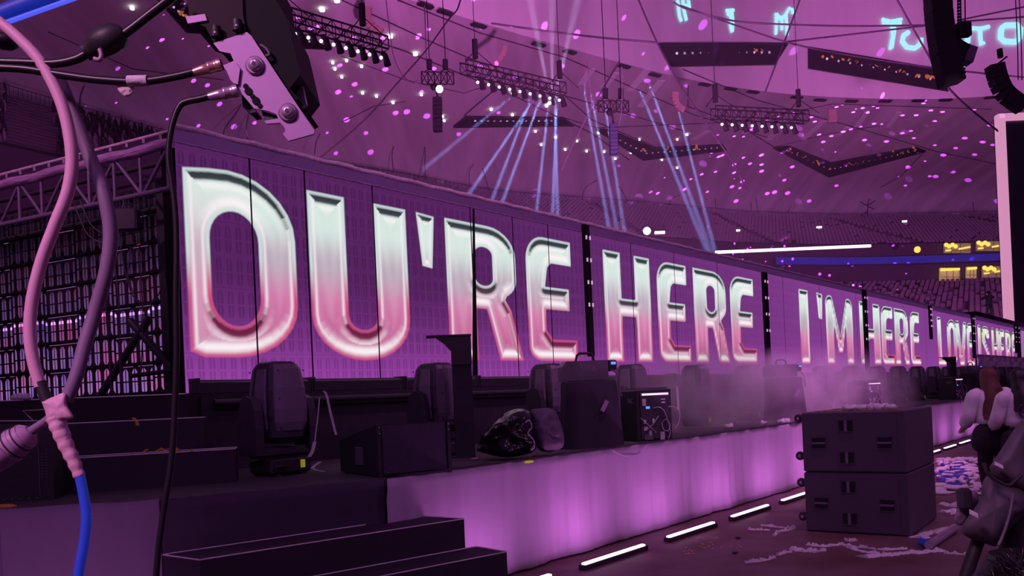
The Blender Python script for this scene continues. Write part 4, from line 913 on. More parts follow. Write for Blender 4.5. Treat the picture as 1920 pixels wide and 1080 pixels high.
def fog_at(x, yb, off, rz, lab, labs):
    s, _ = S_of(x, yb, off); fogger(s, off, rz, lab, HS+.80, labs)
fog_at(1106, 800, -5.65, .15, 'grey fog machine with carrying handle and blue display, nearest one', 'black cloth-covered stand under the nearest fog machine')
fog_at(1470, 760, -6.0, .25, 'dusky fog machine with handle in front of the wide gap between HERE and I\'M', 'hazy cloth-covered stand under the second fog machine')
fog_at(1822, 730, -5.7, .35, 'small far fog machine in front of the word LOVE', 'dark covered stand under the farthest fog machine')
# amplifier racks
def text_obj(body, size, m, parent, loc, rot, name='lettering', ext=.002):
    c = bpy.data.curves.new(name, 'FONT'); c.body = body; c.size = size; c.extrude = ext; c.align_x = 'CENTER'; c.align_y = 'CENTER'
    tmp = bpy.data.objects.new(name, c); me = bpy.data.meshes.new_from_object(tmp); bpy.data.objects.remove(tmp); bpy.data.curves.remove(c); me.name = name; me.materials.clear(); me.materials.append(m)
    o = bpy.data.objects.new(name, me); sc.collection.objects.link(o); o.parent = parent; o.location = loc; o.rotation_euler = rot; return o
def rack(x, y, off, rz, lab, far=False):
    s, _ = S_of(x, y, off); t = thing('equipment_rack', lab, 'equipment rack', L(s, off, HS), rz, 'equipment racks on the stage edge')
    MB().box((0, .05, .33), (.50, .50, .66), bev=.01).build('case', BLK, t, True)
    MB().box((.02, -.206, .33), (.42, .012, .60)).build('front_panel', mat('rack_panel', (.06, .05, .07), .5), t, True)
    MB().box((.02, -.216, .60), (.37, .01, .025)).build('light_strip', emat('strip_pink', (1, .55, .95), 1.5), t, True)
    MB().box((-.09, -.216, .43), (.05, .01, .03)).build('blue_display', emat('display_blue', (.12, .3, 1), 1.3), t, True)
    for (px_, pz, w_, h_) in [(-.14, .50, .05, .09), (-.14, .25, .03, .05), (-.02, .26, .03, .05), (-.13, .16, .05, .05), (-.07, .10, .04, .07), (-.09, .05, .12, .07), (.10, .06, .06, .10), (.13, .53, .06, .015), (.13, .49, .05, .02)]:
        MB().box((px_, -.216, pz), (w_, .008, h_)).build('paper_label', WHT if w_ < .1 and pz < .6 else GRYM, t, True)
    cab = mat('white_cable', (.62, .5, .65), .5)
    for pts in ([(-.02, -.22, .42), (.05, -.25, .43), (.12, -.25, .38), (.17, -.24, .25), (.19, -.26, .1), (.16, -.26, .02)], [(.09, -.22, .22), (.14, -.26, .27), (.19, -.26, .2), (.16, -.26, .12), (.1, -.25, .14), (.09, -.23, .22)], [(-.12, -.22, .14), (-.04, -.25, .22), (.05, -.23, .32)], [(.2, -.22, .43), (.28, -.25, .42), (.33, -.27, .34), (.31, -.27, .22), (.26, -.27, .15)], [(-.2, -.22, .3), (-.1, -.25, .2), (.0, -.24, .1)]):
        MB().tube(spline(pts, 6), .006, 6).build('cable', cab, t, True)
    MB().box((0, 0, .675), (.44, .3, .02)).build('lid_tray', GRYM, t, True)
    text_obj('SAC', .09, mat('print_pale', (.35, .3, .38), .6), t, (-.253, -.04, .52), (math.radians(90), 0, math.radians(-90)))
rack(1216, 826, -5.62, .28, 'open equipment rack with pink strip light, paper labels and tangled cables')
rack(1625, 760, -5.75, .5, 'hazy equipment rack behind the two big subwoofers')
rack(1786, 740, -5.8, .6, 'far equipment rack with small pink light left of the long-haired person')
# monitor wedge
A_, B_ = Wz(713, 896, HS), Wz(842, 884, HS); e1 = (B_-A_); wln = e1.length; e1.normalize(); e2 = Vector((-e1.y, e1.x, 0))
t = thing('stage_monitor', 'large black floor speaker with ribbed grille on the stage edge', 'speaker', A_+e2*.4)
hh = .455
MB().prism([A_+Vector((0, 0, .01)), A_+Vector((0, 0, hh)), A_+e2*.95+Vector((0, 0, .30)), A_+e2*.95+Vector((0, 0, .01))], e1*wln).build('cabinet', BLK, t)
g = MB()
for k in range(40): g.prism([A_+e1*.03-e2*.012+Vector((0, 0, .03+k*.0103)), A_+e1*(wln-.03)-e2*.012+Vector((0, 0, .03+k*.0103)), A_+e1*(wln-.03)-e2*.012+Vector((0, 0, .036+k*.0103)), A_+e1*.03-e2*.012+Vector((0, 0, .036+k*.0103))], e2*.012)
g.build('grille', mat('grille_purple', (.10, .07, .13), .6), t)
for k in (0, 1): 
    m = MB(); c0 = A_+e1*(wln*k); m.prism([c0+e1*(-.012 if k else -.02)-e2*.02, c0+e1*(.02 if k else .012)-e2*.02, c0+e1*(.02 if k else .012)+e2*.03, c0+e1*(-.012 if k else -.02)+e2*.03], (0, 0, hh)); m.build('corner_rail', DMET, t)
    for zz in (hh-.03, hh-.08): MB().blob(c0-e2*.025+Vector((0, 0, zz)), .008, 8, 0).build('corner_bolt', ALU, t)
m = MB(); c0 = A_+e2*.45-e1*.004; m.box(c0+Vector((0, 0, .17)), (.02, .16, .16), Matrix.Rotation(math.atan2(e1.y, e1.x), 3, 'Z'), bev=.004); m.build('side_handle', GRYM, t)
# covered speaker cabinet at the far left
A_, B_ = Wz(-70, 948, HS), Wz(97, 938, HS); e1 = (B_-A_).normalized(); e2 = Vector((-e1.y, e1.x, 0)); t = thing('speaker_cabinet', 'black upright speaker cabinet cut by the left edge, metal frame on top', 'speaker', (A_+B_)/2)
A_ = A_+e2*.06; B_ = B_+e2*.06
MB().prism([A_, B_, B_+e2*.22, A_+e2*.22], (0, 0, .60)).build('cabinet', BLK, t)
MB().tube([B_-e1*.10-e2*.004+Vector((0, 0, .02)), B_-e1*.10-e2*.004+Vector((0, 0, .58))], .004, 5).build('seam', GRYM, t)
m = MB(); [m.box(B_-e1*(.12+.06*k)-e2*.004+Vector((0, 0, .02)), (.008, .006, .008)) for k in range(6)]; m.build('rivets', ALU, t)
m = MB()
for k in range(9):
    for j in range(2): m.box(B_-e1*(.045+.03*j)-e2*.004+Vector((0, 0, .18+.022*k)), (.02, .004, .006))
m.build('vent_slots', GRYM, t)
m = MB(); Zt = .61; m.tube([A_+Vector((0, 0, Zt+.03)), B_+Vector((0, 0, Zt))], .007, 6); m.tube([B_-e1*.12+Vector((0, 0, Zt)), B_-e1*.2+Vector((0, 0, Zt+.09)), B_-e1*.05+Vector((0, 0, Zt+.09))], .006, 6); m.build('metal_frame', ALU, t)
# pillow-like cloth forms
def pillow(mb, pts, bulge, back, rings=(1, .95, .86, .74, .6, .45, .3, .15), seed=0, amp=.15):
    P = [Vector(p) for p in spline(list(pts)+[pts[0]], 5)[:-1]]; c = sum(P, Vector())/len(P); dv = (CAM-c).normalized(); n = len(P); vs = []; sz = max((p-c).length for p in P)
    prof = [0, .35, .6, .78, .89, .95, .98, 1]
    for sgn, b in ((1, bulge), (-1, back)):
        st_ = len(vs)
        for r, q in zip(rings, prof):
            for p in P:
                x = c+(p-c)*r; w_ = (noise.noise(x*(3.2/sz)+Vector((seed, seed*2, 1)))+.5*noise.noise(x*(7/sz)+Vector((seed, 2, 1))))*amp*sz*(1 if r < 1 else .15)
                vs.append(x+dv*sgn*(b*q)+dv*w_)
        vs.append(c+dv*sgn*b)
    m = len(rings); fs = []
    for h in (0, 1):
        o = h*(m*n+1)
        for i in range(m-1):
            for j in range(n):
                f = (o+i*n+j, o+i*n+(j+1) % n, o+(i+1)*n+(j+1) % n, o+(i+1)*n+j); fs.append(f if h == 0 else tuple(reversed(f)))
        for j in range(n):
            f = (o+(m-1)*n+j, o+(m-1)*n+(j+1) % n, o+m*n); fs.append(f if h == 0 else tuple(reversed(f)))
    mb.add(vs, fs, True); return mb
def flatstrip(pts, wv, name, m, lab=None, cat=None, parent=None, tk=.003, group=None):
    mb = MB(); P = [Vector(p) for p in pts]; vs = []
    dn = Vector((0, tk*.6, -tk)) 
    for p in P: vs += [p-wv, p+wv, p+wv+dn, p-wv+dn]
    n = len(P); fs = [(i*4+a, i*4+b, i*4+4+b, i*4+4+a) for i in range(n-1) for a, b in ((0, 1), (1, 2), (2, 3), (3, 0))]+[(3, 2, 1, 0), tuple(range(4*n-4, 4*n))]
    mb.add(vs, fs); o = mb.build(name, m, parent)
    if parent is None: recenter(o); tag(o, lab, cat, group)
    return o
YB = Wz(970, 864, HS).y+.08
t = thing('bagged_bundle', 'bundle wrapped in shiny black bin bags behind the monitor', 'bundle', Wz(970, 860, HS)+Vector((0, .2, 0)))
PB = mat('bin_bag', (.012, .01, .014), .16, noise_s=9, noise_a=.3, bump=1.4, spec=.8)
pillow(MB(), [W(x, y, YB+.25) for x, y in [(893, 846), (905, 815), (930, 790), (955, 770), (985, 768), (1003, 785), (1004, 820), (1001, 846), (950, 858)]], .24, .2, seed=3, amp=.34).build('shiny_bag', PB, t)
pillow(MB(), [W(x, y, YB+.3) for x, y in [(995, 768), (1035, 766), (1050, 790), (1058, 825), (1050, 842), (1015, 846), (1002, 820)]], .18, .15, seed=8, amp=.2).build('cloth_wrap', mat('wrap_cloth', (.11, .08, .13), .6, noise_s=6, bump=.5), t)
m = MB(); m.tube(spline([W(x, y, YB-.02) for x, y in [(985, 792), (992, 788), (997, 800), (990, 812), (1000, 825), (1002, 838), (995, 845), (1001, 835)]], 5), .008, 6); m.build('knot_glint', mat('bag_glint', (.6, .4, .65), .15, .7, bump=1, noise_s=50), t)  # knot coloured pale to paint the glint on the bag
# ribbons & straps hanging on the stage
for pts, w_, lab, Y in [([(606, 733), (612, 740), (620, 775), (630, 815)], .012, 'white ribbon hanging from the pipe behind the floor speaker', 8.5), ([(599, 745), (596, 780), (590, 828)], .005, 'thin grey strap hanging left of the white ribbon', 8.1), ([(590, 828), (586, 845), (580, 856)], .016, 'crumpled end of pale tape by the first moving light', 7.9), ([(600, 866), (586, 878), (608, 884)], .016, 'folded white tape lying behind the floor speaker', 7.6), ([(1269, 724), (1271, 745), (1272, 768)], .013, 'pale ribbon hanging right of the open equipment rack', 10.6)]:
    flatstrip(spline([W(x, y, Y) for x, y in pts], 5), Vector((w_, 0, 0)), 'ribbon', WHT, lab, 'ribbon', group='loose ribbons')
o = MB().tube(spline([Wo(x, y, OF_FAB+.04) for x, y in [(1148, 845), (1162, 852), (1180, 856), (1200, 850), (1212, 836)]], 6), .006, 6).build('white_cable', mat('white_cable', (.6, .5, .6), .5)); recenter(o); tag(o, 'white cable drooping over the glowing fabric below the open rack', 'cable')
# ------------------------------------------------------------------ subwoofers
A_, B_, C_ = Wz(1512, 996, 0), Wz(1708, 1007, 0), Wz(1766, 973, 0)
e1 = (B_-A_).normalized(); e2 = Vector((-e1.y, e1.x, 0)); wS = (B_-A_).length; dpt = (C_-B_).length; hS = .693
SUBM = mat('sub_paint', (.085, .065, .095), .65, noise_s=40, bump=.15)
for k, lab in ((0, 'lower of two stacked dark subwoofer cabinets on the field floor'), (1, 'upper of two stacked dark subwoofer cabinets, white streamers on top')):
    z0 = .005+k*hS; O = A_+Vector((0, 0, z0)); t = thing('subwoofer', lab, 'subwoofer', A_+e1*wS/2+e2*dpt/2+Vector((0, 0, z0)), math.atan2(e1.y, e1.x), 'stacked subwoofers')
    R = Matrix.Rotation(math.atan2(e1.y, e1.x), 3, 'Z')
    MB().box(O+e1*wS/2+e2*dpt/2+Vector((0, 0, hS/2-.003)), (wS, dpt, hS-.008), R, bev=.012).build('cabinet', SUBM, t)
    MB().prism([O+e1*.02-e2*.004+Vector((0, 0, .02)), O+e1*(wS-.10)-e2*.004+Vector((0, 0, .02)), O+e1*(wS-.10)-e2*.004+Vector((0, 0, hS-.03)), O+e1*.02-e2*.004+Vector((0, 0, hS-.03))], e2*.006).build('grille', mat('sub_grille', (.095, .072, .105), .8, noise_s=200), t)
    for fx, fz, hor in ((.44, .76, 0), (.165, .48, 1), (.80, .48, 1), (.44, .24, 0)):
        c = O+e1*wS*fx+Vector((0, 0, hS*fz)); cup = MB().box(c-e2*.007, (.15, .012, .125), R, bev=.003).build('handle_cup', mat('cup_dark', (.012, .01, .015), .8), t)
        MB().box(c-e2*.018, (.15, .012, .022) if hor else (.03, .012, .125), R).build('handle_bar', mat('handle_bar', (.2, .16, .22), .5), cup)
        f = MB()
        for a_, b_, s_ in ((0, .068, (.17, .014, .014)), (0, -.068, (.17, .014, .014))): f.box(c-e2*.01+Vector((0, 0, b_)), s_, R)
        f.build('cup_rim', SUBM, cup)
    for zz in ((.16, .56) if k == 0 else (.18, .62)):
        c = O-e1*.05+e2*.06+Vector((0, 0, zz)); M = Matrix.Rotation(math.atan2(e1.y, e1.x), 3, 'Z') @ Matrix.Rotation(math.radians(90), 3, 'X')
        w_ = MB().lathe([(.035, -.02), (.052, -.012), (.052, .012), (.035, .02)], c, M, 18).build('caster_wheel', DMET, t); MB().lathe([(.018, -.024), (.018, .024)], c, M, 12).build('hub', mat('hub_pink', (.7, .4, .7), .4), w_)
        MB().box(c+e1*.03, (.04, .06, .05), R).build('caster_bracket', DMET, w_)
TOPZ = .005+2*hS
pt = A_+e1*wS*.56+e2*dpt*.35; pt.z = TOPZ
m = MB(); rr_ = random.Random(5)
for k in range(26): m.blob(pt+e1*rr_.uniform(-.26, .26)+e2*rr_.uniform(-.08, .08)+Vector((0, 0, .02)), (rr_.uniform(.04, .08), rr_.uniform(.03, .06), rr_.uniform(.02, .05)*(1)), 7, .5, 2, k)
o = m.build('paper_streamers', WHT); recenter(o); tag(o, 'heap of white paper streamers on top of the subwoofer stack', 'paper', kind='stuff')
FOILS = emat('foil_orange', (1, .42, .12), .7); m = MB()
for k in range(60):
    c = pt+e1*(rr_.uniform(-.48, .40))-e2*(dpt*.30*rr_.random()); c.z = TOPZ+.006; m.box(c, (rr_.uniform(.01, .04), .012, .006), Matrix.Rotation(rr_.random()*3, 3, 'Z'))
ORF = mat('orange_foil_bits', (.95, .5, .2), .35, .3)
o = m.build('foil_confetti', ORF); recenter(o); tag(o, 'orange foil confetti scattered on top of the subwoofer stack', 'confetti', kind='stuff')
# ------------------------------------------------------------------ paper debris on the floor
def streamer(path, wdt, lab, z=0, seed=0, n=7, hgt=.03, parent=None):
    rr_ = random.Random(seed); P = spline([Wz(x, y, z) for x, y in path], n); m = MB(); vs = []
    for i, p in enumerate(P):
        d = (P[min(i+1, len(P)-1)]-P[max(0, i-1)]); d.z = 0; d = d.normalized() if d.length > 1e-6 else Vector((1, 0, 0)); s_ = Vector((-d.y, d.x, 0)); w_ = wdt*rr_.uniform(.45, 1.2); h = hgt*rr_.uniform(.3, 1.3)
        vs += [p-s_*w_+Vector((0, 0, .003)), p-s_*w_*.5+Vector((0, 0, h)), p+s_*w_*.3+Vector((0, 0, h*rr_.uniform(.4, 1.2))), p+s_*w_+Vector((0, 0, .003))]
    k = len(P); m.add(vs, [(i*4+a, i*4+4+a, i*4+4+(a+1) % 4, i*4+(a+1) % 4) for i in range(k-1) for a in range(4)]+[(0, 1, 2, 3), (4*k-1, 4*k-2, 4*k-3, 4*k-4)])
    o = m.build('paper_streamer', WHT); recenter(o); tag(o, lab, 'paper streamer', 'white paper streamers on the floor'); return o
SL = [([(1397, 1056), (1420, 1054), (1440, 1050), (1452, 1046)], .02, 'thin white streamer, leftmost at the bottom of the floor'),
      ([(1458, 1042), (1470, 1037), (1485, 1036)], .035, 'short white streamer right of the leftmost one'),
      ([(1490, 1030), (1505, 1034), (1520, 1034), (1533, 1036)], .06, 'crumpled white streamer below the left of the subwoofers'),
      ([(1536, 1034), (1548, 1033)], .035, 'tiny curl of white streamer below the subwoofers'),
      ([(1513, 1022), (1530, 1024), (1550, 1025), (1580, 1022), (1600, 1030), (1625, 1036), (1650, 1038)], .035, 'long looping streamer running right below the subwoofers'),
      ([(1584, 1014), (1594, 1014), (1604, 1015)], .055, 'small balled streamer just in front of the subwoofers'),
      ([(1617, 1046), (1640, 1042), (1665, 1041), (1690, 1038), (1720, 1036), (1745, 1034), (1770, 1033)], .085, 'thick heap of white streamers at the bottom right of the floor'),
      ([(1600, 1027), (1625, 1028), (1660, 1032), (1700, 1030)], .02, 'thin streamer strand crossing behind the thick heap'),
      ([(1720, 1010), (1740, 1000), (1760, 998), (1780, 990)], .10, 'crumpled white streamer pile at the right foot of the subwoofers'),
      ([(1430, 985), (1450, 988), (1475, 990), (1492, 988)], .045, 'flattened streamer left of the subwoofers'),
      ([(1404, 993), (1425, 994), (1444, 994)], .04, 'white paper strip below the third floor light bar'),
      ([(1450, 1006), (1460, 998), (1478, 995), (1492, 990)], .025, 'twisted streamer beside the left subwoofer caster'),
      ([(1765, 962), (1785, 958), (1800, 965)], .10, 'crumpled paper right of the subwoofer stack, middle'),
      ([(1768, 945), (1788, 950), (1795, 945)], .08, 'crumpled paper right of the subwoofer stack, upper'),
      ([(1820, 1016), (1860, 1018), (1900, 1017)], .02, 'thin pale streamer under the grey covered gear'),
      ([(1770, 1038), (1800, 1040), (1830, 1042)], .018, 'thin streamer end reaching toward the black leg')]
for i, (p, w_, lab) in enumerate(SL): streamer(p, w_, lab, seed=i)
m = MB(); rr_ = random.Random(9)
for k in range(120):
    x = rr_.uniform(1762, 1840); y = 862+(rr_.random()**1.2)*68
    p = Wz(x, y, .01); m.blob(p+Vector((0, 0, .02)), (rr_.uniform(.04, .15), rr_.uniform(.03, .08), rr_.uniform(.015, .06)), 6, .7, 2, k)
o = m.build('paper_litter', WHT); recenter(o); tag(o, 'litter of white paper scattered on the floor beyond the subwoofers', 'litter', kind='stuff')
m = MB()
for k in range(34):
    p = Wz(rr_.uniform(1764, 1815), rr_.uniform(872, 915), .01); m.blob(p+Vector((0, 0, .03)), (rr_.uniform(.05, .14), rr_.uniform(.05, .1), .03), 6, .6, 2, k)
o = m.build('blue_litter', mat('blue_litter', (.04, .05, .30), .6)); recenter(o); tag(o, 'dark blue scraps among the white paper litter', 'litter', kind='stuff')
o = MB().tube([Wz(1728, 1016, .05), Wz(1732, 1018, .05)], .045, 10).build('bottle_cap', mat('cap_blue', (.05, .12, .8), .4)); recenter(o)
t = thing('clear_bottle', 'clear plastic tube with a blue cap lying by the subwoofers', 'bottle', Wz(1760, 1020, 0)); bpy.data.objects.remove(o)
MB().tube([Wz(1742, 1022, .05), Wz(1790, 990, .05), ], .045, 12).build('bottle_body', mat('cloudy_plastic', (.35, .28, .36), .2), t); MB().tube([Wz(1727, 1015, .05), Wz(1737, 1019, .05)], .04, 12).build('blue_cap', mat('cap_blue', (.05, .12, .8), .4), t)
for i, (x, y, lab) in enumerate([(1378, 1036, 'small dark blue scrap on the floor at the left'), (1383, 1008, 'flat dark scrap just below the nearest full light bar')]):
    o = MB().blob(Wz(x, y, .012), (.035, .03, .012), 8, .4, 2, i).build('floor_scrap', mat('scrap_navy', (.02, .02, .08), .6)); recenter(o); tag(o, lab, 'scrap')
m = MB()
for k in range(40):
    p = Wz(1280+rr_.random()*110, 1040-rr_.random()*34, .008); m.box(p, (rr_.uniform(.01, .04), .01, .008), Matrix.Rotation(rr_.random()*3, 3, 'Z'))
o = m.build('foil_confetti', ORF); recenter(o); tag(o, 'orange foil bits on the floor below the light bars', 'confetti', kind='stuff')
# paper and foil on the stage
def clump(x, y, n, sx, sz, lab, off=None, seed=0, z=HS):
    rr_ = random.Random(seed); c = Wz(x, y, z); m = MB()
    for k in range(n): m.blob(c+D1*rr_.uniform(-sx, sx)+N1*rr_.uniform(-.03, .03)+Vector((0, 0, sz*.5)), (rr_.uniform(.3, .6)*sx*.6, .05, sz*rr_.uniform(.5, 1)), 7, .5, 2, k+seed)
    o = m.build('paper_clump', WHT); recenter(o); tag(o, lab, 'paper clump', 'paper clumps on the stage edge')
clump(1371, 803, 8, .12, .06, 'white paper clump on the stage edge left of the fog patch', seed=1)
clump(1430, 796, 5, .08, .05, 'small white paper clump on the stage edge, near orange scraps', seed=2)
clump(1470, 794, 10, .2, .06, 'long white paper clump on the stage edge next to the subwoofers', seed=3)
def scrap(x, y, z, ln, a, m_, lab, name='foil_scrap'):
    c = Wz(x, y, z) if y > 748-.045*(x-960)+3 and z < H0 else None
    o = MB().box(c, (ln, .012, .012), Matrix.Rotation(a, 3, 'Y'), bev=.002).build(name, m_); recenter(o); tag(o, lab, 'scrap', 'coloured foil scraps')
for i, (x, y, a, lab) in enumerate([(1252, 822, 0, 'orange scrap at the right foot of the open rack'), (1441, 786, .6, 'orange scrap by the small paper clump, upper'), (1462, 787, -.6, 'orange scrap by the long paper clump'), (1442, 790, 0, 'yellow scrap between the two paper clumps')]):
    scrap(x, y, HS+.01, .07, a, ORG, lab)
for x, y, lab, mm in [(890, 860, 'pink foil bit left of the bin bags', mat('pink_foil', (.8, .3, .5), .4)), (1005, 855, 'red and white scrap below the bin bags', mat('red_scrap', (.6, .05, .05), .5)), (1022, 854, 'white torn paper below the cloth bundle', WHT), (992, 866, 'tiny yellow sticker below the bin bags', mat('yellow_sticker', (.7, .8, .03), .5))]:
    o = MB().blob(Wz(x, y, HS+.01), (.05, .03, .012), 7, .5, 2, int(x)).build('scrap', mm); recenter(o); tag(o, lab, 'scrap', 'scraps on the stage edge')
m = MB(); rr_ = random.Random(12)
for k in range(14): m.box(Wz(rr_.uniform(268, 360), 842+rr_.uniform(-1, 3), 1.38), (rr_.uniform(.02, .07), .014, .012), Matrix.Rotation(rr_.uniform(-.5, .5), 3, 'Y'))
o = m.build('foil_scraps', ORG); recenter(o); tag(o, 'orange foil scraps lying on the lower step at the left', 'scraps', kind='stuff')
flatstrip([W(250, 783, 7.28), W(256, 790, 7.27), W(258, 797, 7.27)], Vector((.014, 0, 0)), 'yellow_tag', mat('mustard', (.6, .4, .08), .6), 'small mustard yellow tag hanging on the upper step', 'tag')
m = MB().blob(Wz(10, 950, HS+.01), (.09, .03, .02), 8, .1).build('orange_brick', mat('dull_orange', (.7, .28, .08), .6)); recenter(m); tag(m, 'dull orange block at the far left stage edge', 'block')
m = MB(); [m.blob(gB+Vector((.12+.05*k, .05, .03)), (.05, .04, .035), 7, .5, 2, k) for k in range(3)]; o = m.build('paper_clump', WHT); recenter(o); tag(o, 'bright pink-lit paper clump on the rear platform at the far left', 'paper clump', 'paper clumps on the stage edge')
# foil-covered low railing before the last words
t = thing('foil_covered_barrier', 'crinkled silver-pink foil sheet hung before the last words', 'barrier', Wo(1870, 690, -7.4)); m = MB(); vs = []; sF0, _ = S_of(1833, 680, -7.4); sF1, _ = S_of(1935, 680, -7.4)
n = 50
for i in range(n+1):
    for j in range(5):
        z = 1.80+.9*j/4; s_ = sF0+(sF1-sF0)*i/n; vs.append(L(s_, -7.4+.12*noise.noise(Vector((s_*3, z*5, 0))), z))
m.add(vs, [(i*5+j, i*5+5+j, i*5+6+j, i*5+1+j) for i in range(n) for j in range(4)]); o = m.build('foil_sheet', mat('silver_pink_foil', (.95, .7, .9), .35, .1, noise_s=3, noise_a=.5, bump=1.2), t)
MB().tube([L(sF0, -7.4, 2.72), L(sF1, -7.4, 2.72)], .03, 6).build('rail', ALU, t)
for k in range(4): ss_ = sF0+(sF1-sF0)*k/3; MB().tube([L(ss_, -7.45, HS), L(ss_, -7.45, 2.7)], .03, 6).build('stanchion', DMET, t)
# ================================================================== RIGGING UNDER THE ROOF
RIG = mat('rigging_black', (.010, .008, .012), .8, spec=.1)
def spot_body(t, p, sgn=1, big=1.0, on=True):
    b = MB(); b.box(p+Vector((0, 0, -.25)), (.34, .3, .30)); b.tube([p+Vector((.1, 0, -.3)), p+Vector((.30, 0, -1.15))], [.2*big, .27*big], 8)
    o = b.build('lamp_body', RIG, t)
    MB().blob(p+Vector((-.16, -.2, -.62)), .13*big, 8, 0).build('lamp_lens', LENS, o)
def light_truss(a, b_, Z, nl, lab, f0=.1, f1=.97, hoists=(.12, .97), rope_y=None, hh=.95):
    A_, B_ = Wz(*a, Z), Wz(*b_, Z); d = B_-A_; ln = d.length; d.normalize(); sd = Vector((-d.y, d.x, 0))*.45; up_ = Vector((0, 0, hh/2))
    t = thing('lighting_truss', lab, 'truss', (A_+B_)/2, 0, 'lighting trusses hanging under the roof')
    ch = MB()
    for s1_ in (-1, 1):
        for s2_ in (-1, 1): ch.tube([A_+sd*s1_+up_*s2_, B_+sd*s1_+up_*s2_], .07, 5)
    ch.build('chords', RIG, t); br = MB(); n = int(ln/.75)
    for k in range(n+1):
        p = A_+d*ln*k/n; p2 = A_+d*ln*min(k+1, n)/n
        for s1_ in (-1, 1):
            br.tube([p+sd*s1_-up_, p+sd*s1_+up_], .035, 4); br.tube([p+sd*s1_-up_*(1 if k % 2 else -1), p2+sd*s1_+up_*(1 if k % 2 else -1)], .035, 4)
        br.tube([p-sd-up_, p+sd-up_], .035, 4)
    br.build('lattice', RIG, t)
    for f in hoists:
        p = A_+d*ln*f+up_; h = MB(); h.tube([p+Vector((0, 0, .5)), p+Vector((0, 0, 2.1))], .24, 8); hb = h.build('chain_hoist', RIG, t)
        MB().tube([p+Vector((0, 0, 2.1)), p+Vector((0, 0, 34))], .03, 4).build('hoist_chain', RIG, hb)
        MB().tube([p+d*2.2, p+Vector((0, 0, 1.2)), p-d*1.0], .045, 4).build('sling', RIG, hb)
    for k in range(nl): spot_body(t, A_+d*ln*(f0+(f1-f0)*k/(nl-1))-up_)
    return t
light_truss((868, 125), (1056, 168), 30, 9, 'black lighting truss hanging centrally over the flat roof slot', .15, .97)
light_truss((500, 20), (722, 84), 29, 10, 'black lighting truss at upper left right of the black machine', .03, .98, (.1, .8))
light_truss((1337, 211), (1512, 220), 27, 8, 'black lighting truss at the right above the big V opening', .1, .84, (.03, .92))
def cluster(x0, y0, x1, y1, lab):
    t = thing('box_truss', lab, 'truss', W((x0+x1)/2, y1, 82), 0, 'small box trusses carrying hanging speakers'); m = MB(); w_ = x1-x0
    for k in range(6):
        x = x0+w_*k/5; yy = (y1-y0)*.35*(1-abs(k-2.5)/2.5)
        for Y in (81.3, 82.5): m.tube([W(x, y0+6, Y), W(x+1, y1-2, Y)], .06, 4)
        if k < 5:
            xn = x0+w_*(k+1)/5
            for Y in (81.3, 82.5): m.tube([W(x, y0+6, Y), W(xn, y1-2, Y)], .045, 4); m.tube([W(x, y1-3, Y), W(xn, y0+7, Y)], .045, 4); m.tube([W(x, y0+6, Y), W(xn, y0+8, Y)], .06, 4); m.tube([W(x, y1-3, Y), W(xn, y1-1, Y)], .06, 4)
    for k in range(6): m.tube([W(x0+w_*k/5, y0+6, 81.3), W(x0+w_*k/5, y0+6, 82.5)], .05, 4)
    m.build('lattice', RIG, t)
    for fx in (.25, .75):
        x = x0+w_*fx; h = MB().tube([W(x, y0-16, 82), W(x, y0+2, 82)], .26, 8).build('chain_hoist', RIG, t); MB().tube([W(x, y0-16, 82), W(x, y0-16, 82)+Vector((0, 0, 30))], .04, 4).build('hoist_chain', RIG, h)
        MB().tube([W(x-10, y0+8, 82), W(x, y0, 82), W(x+10, y0+8, 82)], .05, 4).build('sling', RIG, h)
cluster(790, 128, 850, 160, 'small box truss above the left hanging speaker column'); cluster(1121, 182, 1178, 212, 'small box truss above the blue-lit hanging speaker column')
def column(x, y0, y1, w_, lab, m_, yt):
    t = thing('speaker_column', lab, 'speaker', W(x, y1, 82), 0, 'hanging speaker columns'); n = 8
    for k in range(n):
        ya = y0+(y1-y0)*k/n; yb = y0+(y1-y0)*(k+1)/n-.6
        c = W(x+.1*k, (ya+yb)/2, 82); MB().box(c, (w_/F*82, .9, (yb-ya)/F*82), bev=.05).build('cabinet', m_, t)
    f = MB().tube([W(x-3, yt, 82), W(x, y0-3, 82), W(x, y0, 82)], .09, 5).build('hanging_frame', RIG, t)
    MB().blob(W(x-7, yt+3, 81), .32, 8, .1).build('small_lamp', RIG, f)
COLB = mat('column_blue_lit', (.008, .012, .035), .6)  # black cabinets tinted blue, the blue light on them painted in
column(820, 184, 247, 17, 'black speaker column hanging below the left box truss', RIG, 160); column(1150, 233, 290, 15, 'blue-tinged speaker column hanging in front of the middle V opening', COLB, 208)
o = MB().blob(W(824, 167, 80.5), .36, 8, 0).build('small_lamp', LENS); recenter(o); tag(o, 'bright white lamp under the left box truss', 'lamp')
wire([(796, 10), (800, 120)], 82, 'thin chain dropping to the left box truss', .06)
wire([(724, 0), (735, 90), (748, 130), (770, 155), (786, 152)], 80, 'slack cable looping to the left box truss', .05)
wire([(1102, 114), (1108, 190), (1112, 205), (1120, 206)], 80, 'slack cable looping to the right box truss', .05)
wire([(1166, 125), (1166, 200), (1160, 236)], 80.5, 'thin chain dropping to the right box truss', .05)
